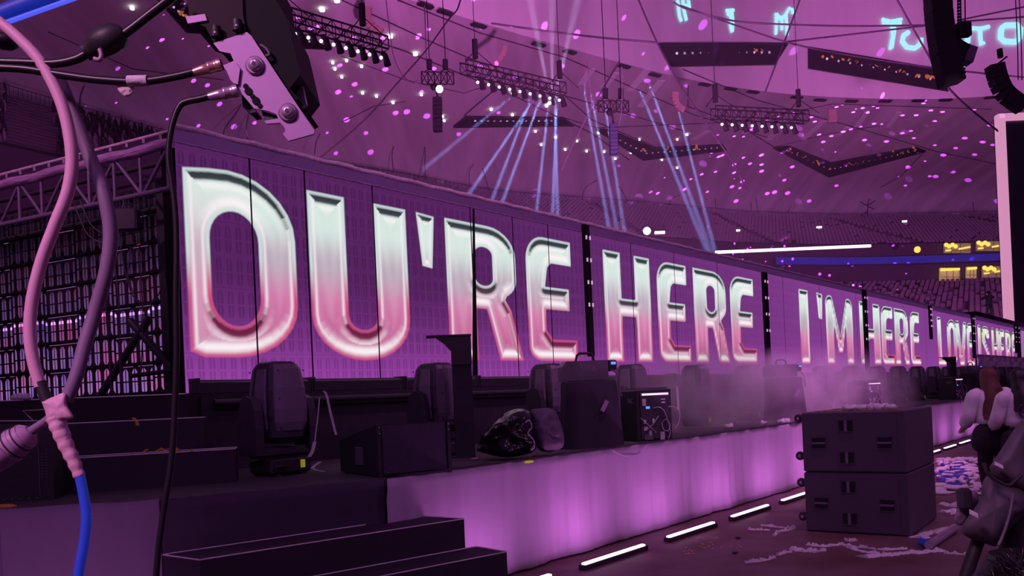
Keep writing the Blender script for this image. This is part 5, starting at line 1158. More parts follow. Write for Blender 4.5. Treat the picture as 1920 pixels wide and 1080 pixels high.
# line arrays
def array(path, wpx, Y, n, m_, lab, name='line_array', taper=1.0, cap=None, dep=.6):
    P = [Vector((*p, 0)) for p in path]; Q_ = spline(P, 20); ls = [0]
    for a, b_ in zip(Q_, Q_[1:]): ls.append(ls[-1]+(b_-a).length)
    def at(s):
        j = max(i for i in range(len(ls)) if ls[i] <= s+1e-9); j = min(j, len(Q_)-2); return Q_[j].lerp(Q_[j+1], (s-ls[j])/max(1e-6, ls[j+1]-ls[j]))
    t = thing(name, lab, 'speaker array', W(path[-1][0], path[-1][1], Y), 0, 'curved hanging speaker arrays')
    for k in range(n):
        a, b_ = at(ls[-1]*k/n), at(ls[-1]*(k+1)/n-.3); d = (b_-a).normalized(); nn = Vector((-d.y, d.x, 0))*wpx/2*(1-(1-taper)*k/n)
        q = [a-nn, a+nn, b_+nn*.97, b_-nn*.97]; c = MB().prism([W(p.x, p.y, Y) for p in q], (0, wpx/F*Y*dep, 0)).build('cabinet', cap if (cap and k == n-1) else m_, t)
    return t
ARR = mat('array_black', (.012, .010, .016), .5); PALEC = mat('array_cap', (.30, .2, .33), .4)
array([(1765, -40), (1768, 20), (1778, 90), (1793, 152)], 40, 44, 10, ARR, 'big black line array hanging top right, straight main column', dep=.8)
array([(1755, -20), (1768, 30), (1782, 72), (1803, 92), (1830, 102)], 30, 45.5, 9, ARR, 'curved black line array sweeping right behind the straight one', cap=PALEC, dep=.8)
array([(1871, 118), (1878, 145), (1892, 172), (1925, 196)], 28, 44, 8, ARR, 'black line array curving out at the right edge above the tall screen', dep=.8)
t = thing('array_rigging', 'chain, motor and brackets beside the big line array', 'rigging', W(1800, 60, 44.5)); m = MB()
for x in (1796, 1801, 1809): m.tube([W(x, -20, 44.6), W(x+1, 60, 44.6)], .035, 5)
for k in range(10): m.box(W(1798, 2+k*6, 44.5), (.16, .1, .08))
for k in range(6): m.box(W(1805+k*.6, 108+k*7, 44.5), (.16, .1, .09))
m.build('chain', ARR, t); MB().box(W(1806, 56, 44.4), (.75, .4, .75), bev=.06).build('motor', ARR, t); MB().box(W(1813, 57, 44.3), (.3, .3, .6), bev=.04).build('motor_cover', ARR, t)
MB().tube([W(1874, 92, 44), W(1876, 108, 44)], .14, 8).build('chain_hoist', ARR, t); MB().tube([W(1873, 118, 44), W(1888, 106, 44)], .05, 6).build('array_bar', ARR, t)
for x, lab in ((1904, 'left one of two thin cables dropping at the right edge'), (1911, 'right one of two thin cables dropping at the right edge')): wire([(x, -5), (x+4, 90), (x+5, 150)], 50, lab, .03)
TAN = mat('tan_speaker', (.36, .24, .22), .8)
array([(688, 12), (688, 30), (696, 48), (716, 60)], 16, 118, 8, TAN, 'pale brownish speaker array near the top left of the roof', dep=.5)
array([(948, 86), (942, 105), (928, 122), (920, 130)], 9, 122, 8, TAN, 'pale thin speaker array above the central truss', dep=.5)
array([(1267, 172), (1267, 188), (1274, 200), (1284, 206)], 12, 124, 7, TAN, 'pale speaker array near the centre right of the roof', dep=.5)
array([(1561, 205), (1562, 229)], 15, 124, 5, TAN, 'pale straight speaker array right of the right-hand truss', dep=.5)
# tall portal screen at the right edge
YT = 70; t = thing('tall_screen', 'tall dark screen with a glowing pink border at the right edge', 'screen', W(1890, 604, YT)); PKB = mat('pink_border', (.3, .2, .3), .5, emit=(1, .42, .72), es=.62)
x0_, z0_ = W(1884, 400, YT).x, 5.2; zt_ = W(1884, 213, YT).z
MB().box((x0_+9.5, YT+.8, (z0_+zt_)/2), (18.8, .8, zt_-z0_-.2)).build('panel', mat('screen_off', (.012, .008, .03), .3), t)
MB().box((x0_+.05, YT+.2, (z0_+zt_)/2), (.62, .7, zt_-z0_), bev=.08).build('side_border', PKB, t); MB().box((x0_+9.5, YT+.2, zt_-.25), (19.5, .7, .5), bev=.08).build('top_border', PKB, t)
MB().box((x0_+9.5, YT+1.5, z0_-2.7), (18.8, 1.2, 5.4)).build('support', RIG, t)
# ================================================================== PEOPLE
def skin(name, verts, edges, radii, m, parent, sub=2, root=0):
    I = WM[parent.name].inverted(); me = bpy.data.meshes.new(name); me.from_pydata([tuple(I @ Vector(v)) for v in verts], edges, []); o = bpy.data.objects.new(name, me); sc.collection.objects.link(o); o.parent = parent
    me.materials.append(m); sk_ = o.modifiers.new('skin', 'SKIN'); sk_.use_smooth_shade = True; me.skin_vertices[0].data.foreach_set('radius', [c for r in radii for c in (r if isinstance(r, tuple) else (r, r))])
    me.skin_vertices[0].data[root].use_root = True
    sb_ = o.modifiers.new('sub', 'SUBSURF'); sb_.levels = sub; sb_.render_levels = sub; return o
SKIN = mat('skin', (.62, .38, .34), .6, noise_s=20, noise_a=.08); 
def person(lab, base, rz, H, pose, top, bottom, hair, hairlen, extra=None, lean=0, parts=True):
    """pose: dict of right/left elbow + hand positions in units of height, x = person's right, y = forward, z = up"""
    t = thing('person', lab, 'person', base, rz, None); M = WM[t.name]
    P = lambda x, y, z: M @ Vector((x*H, (y+lean*max(0, z-.5))*H, z*H))
    V = [P(0, 0, .53), P(0, 0, .62), P(0, .0, .73), P(0, -.005, .815), P(0, .005, .87), P(0, .012, .935), P(0, .01, .975)]
    R = [(.085*H, .062*H), (.075*H, .056*H), (.09*H, .06*H), (.06*H, .045*H), (.03*H, .03*H), (.046*H, .056*H), (.036*H, .04*H)]
    E = [(0, 1), (1, 2), (2, 3), (3, 4), (4, 5), (5, 6)]
    def limb(frm, pts, rs):
        prev = frm
        for p, r in zip(pts, rs): V.append(P(*p)); R.append((r*H, r*H)); E.append((prev, len(V)-1)); prev = len(V)-1
        return prev
    hands = []
    for s_, key in ((1, 'r'), (-1, 'l')):
        el, ha = pose[key]; sh = (s_*.105, 0, .80); mid = tuple(sh[i]*.5+el[i]*.5 for i in range(3))
        w_ = limb(3, [sh, mid, el, tuple(el[i]*.5+ha[i]*.5 for i in range(3)), ha], [.033, .028, .023, .022, .015])
        d = Vector([ha[i]-el[i] for i in range(3)]).normalized(); pm = tuple(ha[i]+d[i]*.03 for i in range(3)); w2 = limb(w_, [pm], [.018]); hands.append((ha, pm, d))
        sdv = d.cross(Vector((0, 0, 1))) ; sdv = sdv.normalized() if sdv.length > .1 else Vector((1, 0, 0))
        for f in range(4):
            o_ = sdv*(f-1.5)*.0115; ln = (.036, .042, .039, .03)[f]; limb(w2, [tuple(pm[i]+o_[i]+d[i]*.018 for i in range(3)), tuple(pm[i]+o_[i]+d[i]*ln-(.008 if i == 2 else 0) for i in range(3))], [.0055, .0045])
        limb(w_, [tuple(ha[i]+sdv[i]*.022+d[i]*.02 for i in range(3)), tuple(ha[i]+sdv[i]*.028+d[i]*.04 for i in range(3))], [.006, .005])
    for s_ in (1, -1):
        fx = pose.get('stance', .06)
        limb(0, [(s_*.05, 0, .47), (s_*(.05+fx)*.62, .01, .28), (s_*fx*1.05, -.01, .14), (s_*fx*1.1, -.012, .035), (s_*fx*1.15, .055, .018)], [.054, .036, .031, .02, .018])
    skin('body', V, E, R, SKIN, t)
    def cl(name, pts, edges, rad, m): return skin(name, [P(*p) for p in pts], edges, [(r[0]*H, r[1]*H) if isinstance(r, tuple) else (r*H, r*H) for r in rad], m, t)
    hz = pose.get('hem', .50); pf = pose.get('puff', 1.0); tm = MB(); n_ = 20; rg = [(hz, .112*pf, .088*pf), (hz+.04, .108*pf, .086*pf), (.66, .104*pf, .082), (.73, .112*pf, .084), (.78, .118, .078), (.82, .105, .062), (.842, .06, .048), (.858, .038, .038)]
    vs = [P(rx*math.cos(2*math.pi*j/n_)*(1+.04*math.sin(j*3.1+i)*(i < 4)), ry*math.sin(2*math.pi*j/n_)*(1+.05*math.sin(j*2.3+i)*(i < 4)), z+(.008*math.sin(j*1.9) if i == 0 else 0)) for i, (z, rx, ry) in enumerate(rg) for j in range(n_)]
    tm.add(vs, [(i*n_+j, i*n_+(j+1) % n_, i*n_+n_+(j+1) % n_, i*n_+n_+j) for i in range(len(rg)-1) for j in range(n_)]+[tuple(range(n_-1, -1, -1)), tuple(range(n_*(len(rg)-1), n_*len(rg)))], True)
    for s_, key in ((1, 'r'), (-1, 'l')):
        el, ha = pose[key]; k = pose.get('sleeve', .3); sp_ = [(s_*.07, 0, .815), (s_*.112, 0, .79), tuple((s_*.11, 0, .80)[i]*.5+el[i]*.5 for i in range(3)), el, tuple(el[i]+(ha[i]-el[i])*k for i in range(3))]
        tm.tube(spline([P(*q) for q in sp_], 4), [x_*H for x_ in np.interp(np.linspace(0, 1, 17), [0, .25, .5, .75, 1], [.04, .052*pf, .048*pf, .046*pf, .042*pf])], 12)
    tm.build('top', top, t)
    fx = pose.get('stance', .06); pts = [(0, 0, .54)]; rad = [(.098, .074)]; ed = []
    for s_ in (1, -1):
        n0 = len(pts); pts += [(s_*.05, 0, .47), (s_*(.05+fx)*.62, .01, .28), (s_*fx*1.05, -.01, .14), (s_*fx*1.1, -.01, .05)]; rad += [.064, .048, .043, .04]; ed += [(0, n0), (n0, n0+1), (n0+1, n0+2), (n0+2, n0+3)]
    cl('trousers', pts, ed, rad, bottom)
    hm = MB(); vs = []; ang = pose.get('head', 0); n = 18
    for i, (z, rx, ry) in enumerate([(1.0, .006, .006), (.995, .03, .034), (.97, .052, .06), (.935, .058, .066), (.90, .058, .062)]+[(.90-hairlen*q, .058+.09*hairlen*min(1, q*1.5), .052+.03*q*(hairlen > .05)) for q in ((.3, .6, .85, 1.0) if hairlen > .05 else (.15, .3))]):
        for j in range(n):
            a = math.pi*2*j/n+ang; x, y = rx*math.cos(a), ry*math.sin(a); front = math.sin(a-ang) > .35 and z < .965
            if front: x *= .97; y *= .30 if z > .88 else -.2
            y -= (.012 if hairlen < .05 else .03+.035*min(1, (i-4)/2)) if i > 4 else 0; k = 1+.04*math.sin(j*5+i)
            vs.append(P(x*k, y*k+.012, z))
    m_ = len(vs)//n; hm.add(vs, [(i*n+j, i*n+n+j, i*n+n+(j+1) % n, i*n+(j+1) % n) for i in range(m_-1) for j in range(n)]+[tuple(range(m_*n-n, m_*n))], True); hm.build('hair', hair, t)
    f = MB(); fy = .066; 
    for s_ in (-1, 1): f.blob(P(s_*.018, fy-.004, .938), .006*H, 8, 0); f.blob(P(s_*.05, .01, .93), (.006*H, .012*H, .018*H), 8, 0)
    f.blob(P(0, fy+.006, .918), (.007*H, .010*H, .013*H), 8, 0); f.blob(P(0, fy-.004, .895), (.014*H, .006*H, .004*H), 8, 0); f.build('face_features', SKIN, t)
    sh = MB()
    for s_ in (1, -1): sh.box(P(s_*.07, .03, .02), (.055*H, .15*H, .04*H), Matrix.Rotation(rz, 3, 'Z'), bev=.01)
    sh.build('shoes', BLK, t); return t, P
WSH = mat('white_shirt', (.80, .74, .82), .85, noise_s=12, bump=.5); BTR = mat('black_trousers', (.02, .016, .024), .9)
b1 = W(1858, 720, 11.2); b1.z = 0
t, P = person('person with very long brown hair in a loose white shirt, seen from behind', b1, -.1, 1.84, {'r': ((.155, .02, .64), (.17, .08, .53)), 'l': ((-.155, .02, .64), (-.15, .12, .57)), 'hem': .60, 'puff': 1.05, 'stance': .05, 'sleeve': .55}, WSH, BTR, mat('brown_hair', (.12, .035, .03), .6, noise_s=40, noise_a=.5, bump=.6, stretch=(1, 1, .1)), .27, lean=.05)
skin('skirt', [P(0, 0, .62), P(0, -.01, .50), P(0, 0, .36)], [(0, 1), (1, 2)], [(.22, .17), (.31, .23), (.30, .23)], BTR, t)
MB().box(P(.02, -.085, .66), (.30, .08, .12), bev=.03).build('belt_bag', mat('bag_dark', (.05, .02, .03), .4), t)
b2 = W(1914, 720, 10.8); b2.z = 0
t, P = person('person with black hair and printed white shirt at the right edge, seen from behind', b2, -.1, 1.80, {'r': ((.155, .03, .64), (.17, .1, .53)), 'l': ((-.155, .03, .64), (-.15, .12, .57)), 'hem': .60, 'puff': 1.05, 'stance': .05, 'sleeve': .5}, WSH, BTR, mat('black_hair', (.015, .01, .015), .5, bump=.4), .20, lean=.05)
skin('skirt', [P(0, 0, .60), P(0, -.01, .50), P(0, 0, .36)], [(0, 1), (1, 2)], [(.22, .16), (.30, .23), (.29, .23)], BTR, t)
m = MB(); rr_ = random.Random(4)
for k in range(12):
    a = rr_.random()*6.28; m.tube(spline([P(-.03+.03*math.cos(a), -.108, .72+.03*math.sin(a)), P(-.03+.045*math.cos(a+.6), -.112, .70+.045*math.sin(a+.6)), P(-.02+.03*math.cos(a+1.4), -.11, .70+.05*math.sin(a+1.4))], 3), .007, 5)
m.build('printed_motif', mat('print_dark', (.05, .02, .06), .7), t)
m = MB().blob(W(1805, 748, 12.6), (.05, .04, .09), 8, .3).build('blue_object', mat('phone_blue', (.2, .15, .8), .5, emit=(.15, .1, .7), es=.3)); 
m.name = 'drink_bottle'; recenter(m)
bpy.data.objects.remove(m)
# the singer on the walkway behind the wall
b3 = Wo(1856, 600, OF_WALL-1.7); b3.z = W(1856, 545, b3.y).z-1.95
JKT = mat('singer_jacket', (.10, .09, .11), .8); TRS = mat('singer_trousers', (.16, .13, .17), .8)
t, P = person('person singing on the raised walkway, dark jacket, arm held out, microphone at mouth', b3, .15, 1.95, {'r': ((.19, .05, .77), (.055, .13, .885)), 'l': ((-.22, .02, .735), (-.36, .05, .70)), 'hem': .50, 'stance': .09, 'sleeve': .5}, JKT, TRS, mat('black_hair', (.015, .01, .015), .5), .03)
MB().tube([P(.01, .10, .915), P(.06, .14, .88)], [.03, .02], 8).build('microphone', mat('mic_light', (.8, .75, .6), .4, emit=(.8, .7, .5), es=.5), t)
light('performer_spot', 'SPOT', (b3.x-14, b3.y-22, 22), (1, .9, .8), 2600, (b3.x, b3.y, 5.6), spot_size=.12, spot_blend=.5, shadow_soft_size=.3)
o = MB().box((0, 0, 0), (22, 2.4, 4.55)).build('walkway', RIG); o.rotation_euler = (0, 0, angD1); c_ = L((b3).dot(D1)+2, b3.dot(N1)-.4, 0); o.location = (c_.x, c_.y, b3.z-2.285); tag(o, 'raised walkway the singer stands on behind the screen', 'walkway')
# ================================================================== COVERED GEAR AT RIGHT FRONT
GC = mat('grey_cover', (.13, .105, .14), .75, noise_s=7, noise_a=.3, bump=.5); YF = 3.5
fp = Wz(1842, 1120, 0); t = thing('covered_gear', 'grey cloth-covered gear on a tripod at the lower right, white tags on it', 'covered gear', (W(1860, 1000, YF).x, YF, 0))
g = lambda l, d=0: [W(x, y, YF+d) for x, y in l]
pillow(MB(), g([(1935, 770), (1905, 800), (1880, 838), (1860, 868), (1856, 880), (1872, 900), (1905, 915), (1935, 915)]), .22, .3, seed=1, amp=.05).build('upper_cover', GC, t)
pillow(MB(), g([(1856, 884), (1842, 905), (1838, 935), (1818, 965), (1803, 990), (1812, 1006), (1845, 1018), (1868, 1024), (1885, 1000), (1915, 970), (1940, 950), (1940, 905), (1890, 898)], .05), .2, .3, seed=2, amp=.05).build('middle_cover', GC, t)
pillow(MB(), g([(1905, 925), (1888, 980), (1872, 1025), (1880, 1060), (1900, 1095), (1945, 1100), (1945, 915)], .3), .15, .25, seed=3, amp=.06).build('rear_cover', mat('dark_cover', (.06, .05, .07), .8, noise_s=7), t)
m = MB()
for a, b_, w_ in (((1867, 869), (1881, 876), .007), ((1820, 960), (1834, 967), .009)): 
    p, q = W(*a, YF-.25), W(*b_, YF-.25); MB().prism([p+Vector((0, 0, w_)), q+Vector((0, 0, w_)), q-Vector((0, 0, w_)), p-Vector((0, 0, w_))], (0, .01, 0)).build('white_tag', WHT, t)
MB().tube([W(1838, 1000, YF+.1), W(1800, 1110, YF+.1), W(1796, 1130, YF+.12)], .028, 8).build('tripod_leg', BLK, t)
legf = W(1838, 1000, YF+.1); lf = W(1796, 1130, YF+.12); dl_ = (lf-legf).normalized(); end = legf+dl_*((legf.z)/-dl_.z); MB().tube([lf, end], .028, 8).build('tripod_leg', BLK, t)
MB().tube([W(1905, 1010, YF+.3), Vector((W(1905, 1010, YF).x+.1, YF+.5, 0))], .028, 8).build('tripod_leg', BLK, t); MB().tube([W(1925, 1010, YF+.2), Vector((W(1985, 1010, YF).x, YF-.1, 0))], .028, 8).build('tripod_leg', BLK, t)
MB().tube(spline([W(x, y, YF-.26) for x, y in [(1845, 868), (1850, 885), (1868, 900), (1890, 910), (1905, 900), (1915, 890)]], 6), .007, 6).build('strap_cord', BLK, t)
MB().tube(spline([W(x, y, YF-.24) for x, y in [(1900, 925), (1893, 965), (1880, 1005), (1872, 1022)]], 6), .006, 6).build('seam_piping', GRYM, t)
MB().box(W(1808, 935, YF+.1), (.05, .05, .09), bev=.01).build('clamp', BLK, t); pillow(MB(), g([(1800, 925), (1828, 920), (1835, 940), (1820, 965), (1803, 985), (1790, 975), (1795, 950)], .2), .06, .08, seed=5).build('plastic_wrap', mat('clear_wrap', (.25, .17, .27), .2, bump=1), t)
pl = thing('black_plume', 'bushy black tinsel plume at the bottom right corner', 'plume', (W(1900, 1080, 3.2).x, 3.2, 0)); m = MB(); rr_ = random.Random(8)
for k in range(700):
    x, y = rr_.uniform(1850, 1960), rr_.uniform(1045, 1150); 
    if (x-1930)**2/90**2+(y-1120)**2/82**2 > 1: continue
    p = W(x, y, 3.15+rr_.uniform(0, .3)); q = p+Vector((rr_.uniform(-.05, .01), rr_.uniform(-.03, .03), rr_.uniform(.0, .05))); m.tube([p, (p+q)/2+Vector((0, 0, .008)), q], [.005, .004, .001], 4, False)
m.build('bristles', mat('tinsel', (.02, .02, .022), .3), pl); MB().lathe([(.03, 0), (.03, .5), (.2, .9), (.14, 1.0)], Vector((W(1930, 1080, 3.35).x, 3.35, 0))).build('core', BLK, pl)
# ================================================================== FOREGROUND MACHINE AND CABLES
YN = 1.15
fg = lambda l, d=0: [W(x, y, YN+d) for x, y in l]
t = thing('wireless_receiver', 'black box hanging from above with a pale metal bracket, its cables plugged in', 'device', W(450, 100, YN))
BRK = mat('bracket_metal', (.42, .25, .48), .45, .25, noise_s=60, noise_a=.05)
MB().prism(fg([(400, 81), (463, 60), (471, 67), (590, 246), (588, 251), (541, 264), (530, 251), (535, 246), (533, 238), (525, 230), (518, 214), (503, 208), (476, 203), (450, 172), (437, 155), (432, 150), (420, 122), (438, 114), (432, 100), (412, 96)], -.005), (0, .004, 0)).build('bracket', BRK, t)
MB().prism(fg([(418, 122), (441, 116), (450, 128), (446, 158), (438, 156)], -.009), (0, .004, 0)).build('bracket_fold', BRK, t)
Mx = Matrix.Rotation(math.radians(90), 3, 'X')
for x, y in ((479, 123), (541, 211)):
    b = MB().lathe([(.0125, 0), (.0125, .002), (.011, .003)], W(x-1, y, YN-.006), Mx, 24).build('bolt_washer', mat('bolt_ring', (.5, .35, .5), .25, .8), t)
    MB().lathe([(.0085, .003), (.0085, .006), (.005, .0085), (.001, .009)], W(x, y, YN-.006), Mx, 20).build('bolt_head', mat('bolt_pale', (.75, .62, .76), .25, .7), b); MB().lathe([(.003, .009), (.003, .0095)], W(x, y, YN-.006), Mx, 6).build('bolt_socket', BLK, b)
for x, y, r in ((461, 162, .0035), (466, 171, .0052), (474, 181, .0034), (480, 189, .0052), (487, 198, .0034)): MB().lathe([(r, -.001), (r, .0012)], W(x, y, YN-.0055), Mx, 14).build('screw_hole', mat('hole_black', (.004, .003, .005), .9), t)
MB().prism(fg([(344, -60), (356, 40), (385, 50), (402, 82), (463, 60), (456, 30), (452, -60)], .0), (0, .10, 0)).build('housing', mat('housing_brown', (.022, .010, .018), .6, noise_s=5, spec=.2), t)
MB().prism(fg([(450, -60), (452, 20), (470, 66), (552, 190), (560, 185), (543, 166), (563, 140), (552, 92), (540, 40), (512, -10), (505, -60)], .004), (0, .12, 0)).build('black_case', mat('case_black', (.003, .005, .007), .6, spec=.15), t)
MB().prism(fg([(543, 166), (563, 140), (574, 195), (566, 200)], .03), (0, .01, 0)).build('clear_flap', mat('flap_pale', (.35, .26, .4), .2), t)
MB().prism(fg([(348, 31), (384, 26), (388, 38), (352, 44)], -.003), (0, .004, 0)).build('pale_plate', BRK, t)
MB().tube(spline(fg([(488, 84), (500, 92), (505, 103), (498, 105)], -.004), 5), .0022, 6).build('latch', GRYM, t)
for pts in ([(405, 50), (405, 70)], [(444, 38), (445, 58)]): MB().tube(fg(pts, -.006), .0065, 10).build('screw_knob', BLK, t)
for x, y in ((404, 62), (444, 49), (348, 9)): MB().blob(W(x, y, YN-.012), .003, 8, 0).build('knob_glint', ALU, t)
MB().prism(fg([(452, 172), (455, 200), (470, 212), (480, 210), (476, 203)], .01), (0, .03, 0)).build('lower_hook', BLK, t); MB().prism(fg([(495, 226), (523, 222), (526, 230), (500, 232)], -.002), (0, .004, 0)).build('small_plate', BRK, t)
MB().prism(fg([(490, 207), (518, 216), (523, 222), (495, 225)], .004), (0, .02, 0)).build('foot', BLK, t)
GOLD = mat('gold_connector', (.8, .48, .42), .3, .7, noise_s=80); SILV = mat('silver_connector', (.72, .55, .7), .3, .7, noise_s=80)
def conn(a, b_, m_, par):
    A_, B_ = W(*a, YN-.004), W(*b_, YN-.004); d = B_-A_; c = MB(); pts = [A_+d*q for q in (0, .3, .5, .52, .6, .62, .72, .74, .84, .86, 1)]; c.tube(pts, [.0055, .0068, .0068, .0085, .0085, .0078, .0085, .0078, .0085, .009, .008], 12); return c.build('connector', m_, par)
def cable(pts, r, m_, name, lab, Y=YN, n=8):
    t_ = thing(name, lab, 'cable', W(pts[-1][0], pts[-1][1], Y)); P_ = spline([W(x, y, Y+(d[0] if d else 0)) for x, y, *d in pts], n)
    MB().tube(P_, [r]*len(P_) if not isinstance(r, list) else list(np.interp(np.linspace(0, 1, len(P_)), np.linspace(0, 1, len(r)), r)), 12).build('sheath', m_, t_); return t_
CBL = mat('cable_black', (.016, .013, .018), .35)
c1_ = cable([(364, 135), (340, 141), (310, 147), (275, 152), (235, 153), (170, 148), (100, 138), (40, 129), (-40, 126)], .0055, CBL, 'signal_cable', 'black cable with white flag from the upper gold connector to the left edge'); conn((364, 136), (416, 121), GOLD, c1_)
MB().tube(fg([(240, 152), (277, 151)], -.001), .0072, 10).build('white_flag', WHT, c1_); pillow(MB(), fg([(218, 158), (238, 154), (250, 160), (249, 172), (240, 181), (230, 178), (222, 170)], .003), .003, .003, amp=.1, seed=2).build('paper_scrap', mat('pale_paper', (.75, .6, .62), .8), c1_)
c2_ = cable([(392, 181), (372, 186), (352, 190), (338, 198), (326, 225), (318, 262), (316, 300), (322, 340), (329, 400), (331, 470), (330, 560), (331, 660), (328, 760), (322, 860), (308, 950), (297, 1030), (290, 1120)], [.0048, .0045, .004, .004, .0042, .0042, .0042], CBL, 'signal_cable', 'long black cable hanging from the lower connector down to the bottom'); conn((392, 182), (447, 170), SILV, c2_)
c3_ = cable([(360, -50), (330, -12), (280, 28), (236, 62), (200, 85), (165, 100), (140, 112), (100, 119), (40, 117), (-40, 115)], [.0062, .0062, .0062, .0062, .006, .006, .0055, .0055], CBL, 'power_cable', 'thick black cable with a bulky inline connector at the top left'); 
MB().tube(fg([(232, 62), (222, 66), (205, 74), (180, 86), (176, 90), (160, 98)], -.001), [.010, .018, .020, .019, .014, .012], 8).build('inline_connector', BLK, c3_); MB().tube(spline(fg([(176, 110), (186, 112), (190, 104), (187, 92)], -.015), 4), .003, 6).build('cable_tie', mat('tie_pale', (.5, .32, .48), .4), c3_)
PKC = mat('pink_cable', (.80, .46, .62), .5, noise_s=300, noise_a=.1); PUC = mat('mauve_cable', (.24, .16, .27), .6)
c4_ = cable([(-40, 10), (0, 42), (35, 72), (75, 115), (108, 175), (127, 235), (135, 300), (127, 360), (102, 425), (78, 490), (61, 560), (56, 620), (62, 675), (76, 725)], [.0072, .0075, .008, .0082, .0082, .008, .008, .0078], PKC, 'audio_cable', 'pale pink cable curving from the top left down to the taped joint')
MB().tube(fg([(75, 716), (88, 752)], 0), .0078, 10).build('dark_sleeve', BLK, c4_)
c5_ = cable([(112, 140, .04), (140, 215, .04), (165, 285, .04), (192, 355, .03), (207, 430, .03), (200, 505, .03), (178, 585, .03), (158, 650, .02), (143, 705, .01), (124, 752, .005)], [.006, .0085, .0098, .0098, .0095, .0095, .009, .009], PUC, 'audio_cable', 'dull mauve cable hanging behind the pale pink one')
t = thing('taped_joint', 'pale taped cable joint ending in a bright blue cable', 'tape', W(110, 800, YN)); TPE = mat('pink_tape', (.80, .48, .62), .6, noise_s=14, bump=.6)
pillow(MB(), fg([(77, 752), (100, 744), (122, 737), (126, 760), (138, 783), (118, 788), (98, 796), (88, 786), (84, 770)], -.004), .009, .009, seed=4, amp=.04).build('tape_wrap', TPE, t)
P_ = spline(fg([(104, 782), (112, 805), (124, 835), (138, 865), (149, 893)]), 6); MB().tube(P_, [.0125-.0055*i/len(P_)+.0008*math.sin(i*1.7) for i in range(len(P_))], 10).build('tape_sleeve', TPE, t)
P_ = spline(fg([(149, 890), (157, 930), (162, 970), (158, 1015), (150, 1060), (140, 1120)]), 6); MB().tube(P_, .0066, 12).build('blue_cable', mat('blue_cable', (.03, .07, .65), .4, emit=(.02, .05, .5), es=.25), t)
c6_ = cable([(110, 770), (85, 790), (62, 806), (50, 815)], [.005, .006, .007], PUC, 'plug_cable', 'mauve cable ending in a fat ribbed plug at the left edge')
MB().tube(fg([(58, 808), (50, 815), (30, 830), (0, 850), (-60, 885)]), [.009, .017, .021, .022, .022], 14).build('plug_body', mat('plug_mauve', (.42, .24, .42), .5), c6_)
for k in range(5):
    p = Vector((48-k*7.5, 817+k*5.2)); A_ = W(p.x, p.y, YN); d = (W(p.x-4, p.y+2.8, YN)-A_); r = .0165+.0012*k; MB().tube([A_, A_+d*.55], r+.0022, 14).build('plug_rib', BLK if k % 2 else mat('plug_mauve', (.42, .24, .42), .5), c6_)
t = thing('blue_lit_tube', 'blue glowing tube crossing the top left corner', 'tube', W(60, 30, 1.6)); MB().tube([W(-30, 57, 1.6), W(170, -14, 1.6)], .0045, 8).build('bright_edge', emat('blue_glow', (.09, .12, 1), .9), t); MB().tube([W(-30, 38, 1.62), W(140, -26, 1.62)], .016, 10).build('tube_body', mat('blue_tube', (.02, .05, .4), .5, emit=(.01, .03, .35), es=.5), t)
o = MB().blob(W(10, 78, 1.9), (.03, .03, .016), 10, .1).build('black_clip', BLK); recenter(o); tag(o, 'blurry black clip at the left edge under the blue tube', 'clip')
# ================================================================== HAZE AND LIGHT SHAFTS
def haze_mat(name, dens, col=(.9, .8, .95), noisy=None, aniso=0.0):
    m = bpy.data.materials.new(name); m.use_nodes = True; n = m.node_tree.nodes; l = m.node_tree.links; n.clear(); out = n.new('ShaderNodeOutputMaterial'); v = n.new('ShaderNodeVolumeScatter')
    v.inputs['Color'].default_value = (*col, 1); v.inputs['Density'].default_value = dens; v.inputs['Anisotropy'].default_value = aniso; l.new(v.outputs[0], out.inputs['Volume'])
    if noisy:
        tc = n.new('ShaderNodeTexCoord'); t = n.new('ShaderNodeTexNoise'); t.inputs['Scale'].default_value = noisy; t.inputs['Detail'].default_value = 3; l.new(tc.outputs['Object'], t.inputs[0])
        # fade toward the blob's border so no edge shows
        ln = n.new('ShaderNodeVectorMath'); ln.operation = 'LENGTH'; mp = n.new('ShaderNodeMapping'); mp.inputs['Location'].default_value = (-1, -1, -1); mp.inputs['Scale'].default_value = (2, 2, 2); l.new(tc.outputs['Generated'], mp.inputs[0]); l.new(mp.outputs[0], ln.inputs[0])
        fr = n.new('ShaderNodeMapRange'); fr.inputs[1].default_value = 1.0; fr.inputs[2].default_value = .15; fr.inputs[3].default_value = 0; fr.inputs[4].default_value = 1; l.new(ln.outputs['Value'], fr.inputs[0])
        mr = n.new('ShaderNodeMapRange'); mr.inputs[1].default_value = .38; mr.inputs[2].default_value = .68; mr.inputs[3].default_value = 0; mr.inputs[4].default_value = dens*2; l.new(t.outputs[0], mr.inputs[0])
        mu = n.new('ShaderNodeMath'); mu.operation = 'MULTIPLY'; l.new(mr.outputs[0], mu.inputs[0]); l.new(fr.outputs[0], mu.inputs[1]); l.new(mu.outputs[0], v.inputs['Density'])
    return m
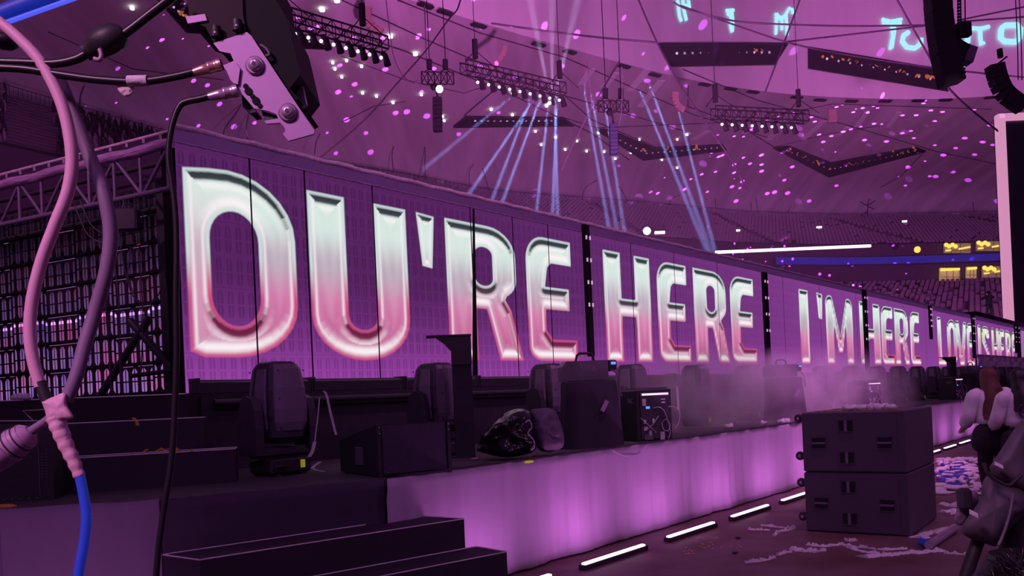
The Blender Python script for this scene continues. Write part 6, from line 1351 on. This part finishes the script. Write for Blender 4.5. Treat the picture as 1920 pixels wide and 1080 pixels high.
hz = MB().box((0, 0, 0), (1, 1, 1)).build('hall_haze', haze_mat('hall_haze', .0007, (.85, .85, 1))); hz.location = (28, 88, 32); hz.scale = (70, 44, 54); tag(hz, 'thin haze under the roof that shows the light shafts', 'haze', kind='stuff')
def beam(x0, y0, x1, y1, Y, pw, ang=.034, col=(.30, .42, 1)):
    p, q = W(x0, y0, Y), W(x1, y1, Y); light('beam_lamp', 'SPOT', p, col, pw, q, spot_size=ang, spot_blend=.4, shadow_soft_size=.12)
for a in [(1008, 176, 860, 392), (1000, 172, 915, 395), (1016, 178, 935, 398), (1030, 182, 1005, 405), (1044, 182, 1036, 408), (1040, 178, 1046, 408), (985, 170, 838, 360), (975, 168, 760, 345)]: beam(*a, 76, 3.2e7)
for a in [(1092, 150, 1142, 430), (1105, 160, 1158, 435), (1130, 170, 1171, 436), (1196, 160, 1322, 462), (1215, 150, 1330, 465), (1268, 190, 1340, 468)]: beam(*a, 84, 2.8e7)
for a in [(1040, 185, 1090, -30), (1035, 180, 1035, -30), (1030, 180, 990, -20)]: beam(*a, 80, 2.4e6, .10, (.75, .6, .95))
def smoke(x, y, off, rx, ry, rz, dens, lab, ns=1.6):
    c = Wo(x, y, off); o = MB().blob((0, 0, 0), (rx, ry, rz), 20, 0).build('smoke', haze_mat('smoke_%d' % x, dens, (.9, .75, .92), ns)); o.location = c; o.rotation_euler = (0, 0, angD1); tag(o, lab, 'smoke', kind='stuff')
smoke(1360, 745, -6.2, 4.2, 1.1, 1.0, .85, 'drifting smoke around the lights right of the open rack')
smoke(1560, 740, -6.0, 6.5, 1.2, 1.1, .6, 'drifting smoke above the subwoofers')
light('smoke_wash', 'SPOT', L(17, -3.5, 6), (.85, .24, .82), 1500, L(17, -6.3, 1.7), spot_size=1.6, spot_blend=.9, shadow_soft_size=.5)
light('stage_top_fill', 'SPOT', L(8, -1, 15), (.85, .32, .75), 2600, L(14, -8.5, 5), spot_size=1.5, spot_blend=.9, shadow_soft_size=.5)  # added spot that brightens the tube along the screen top
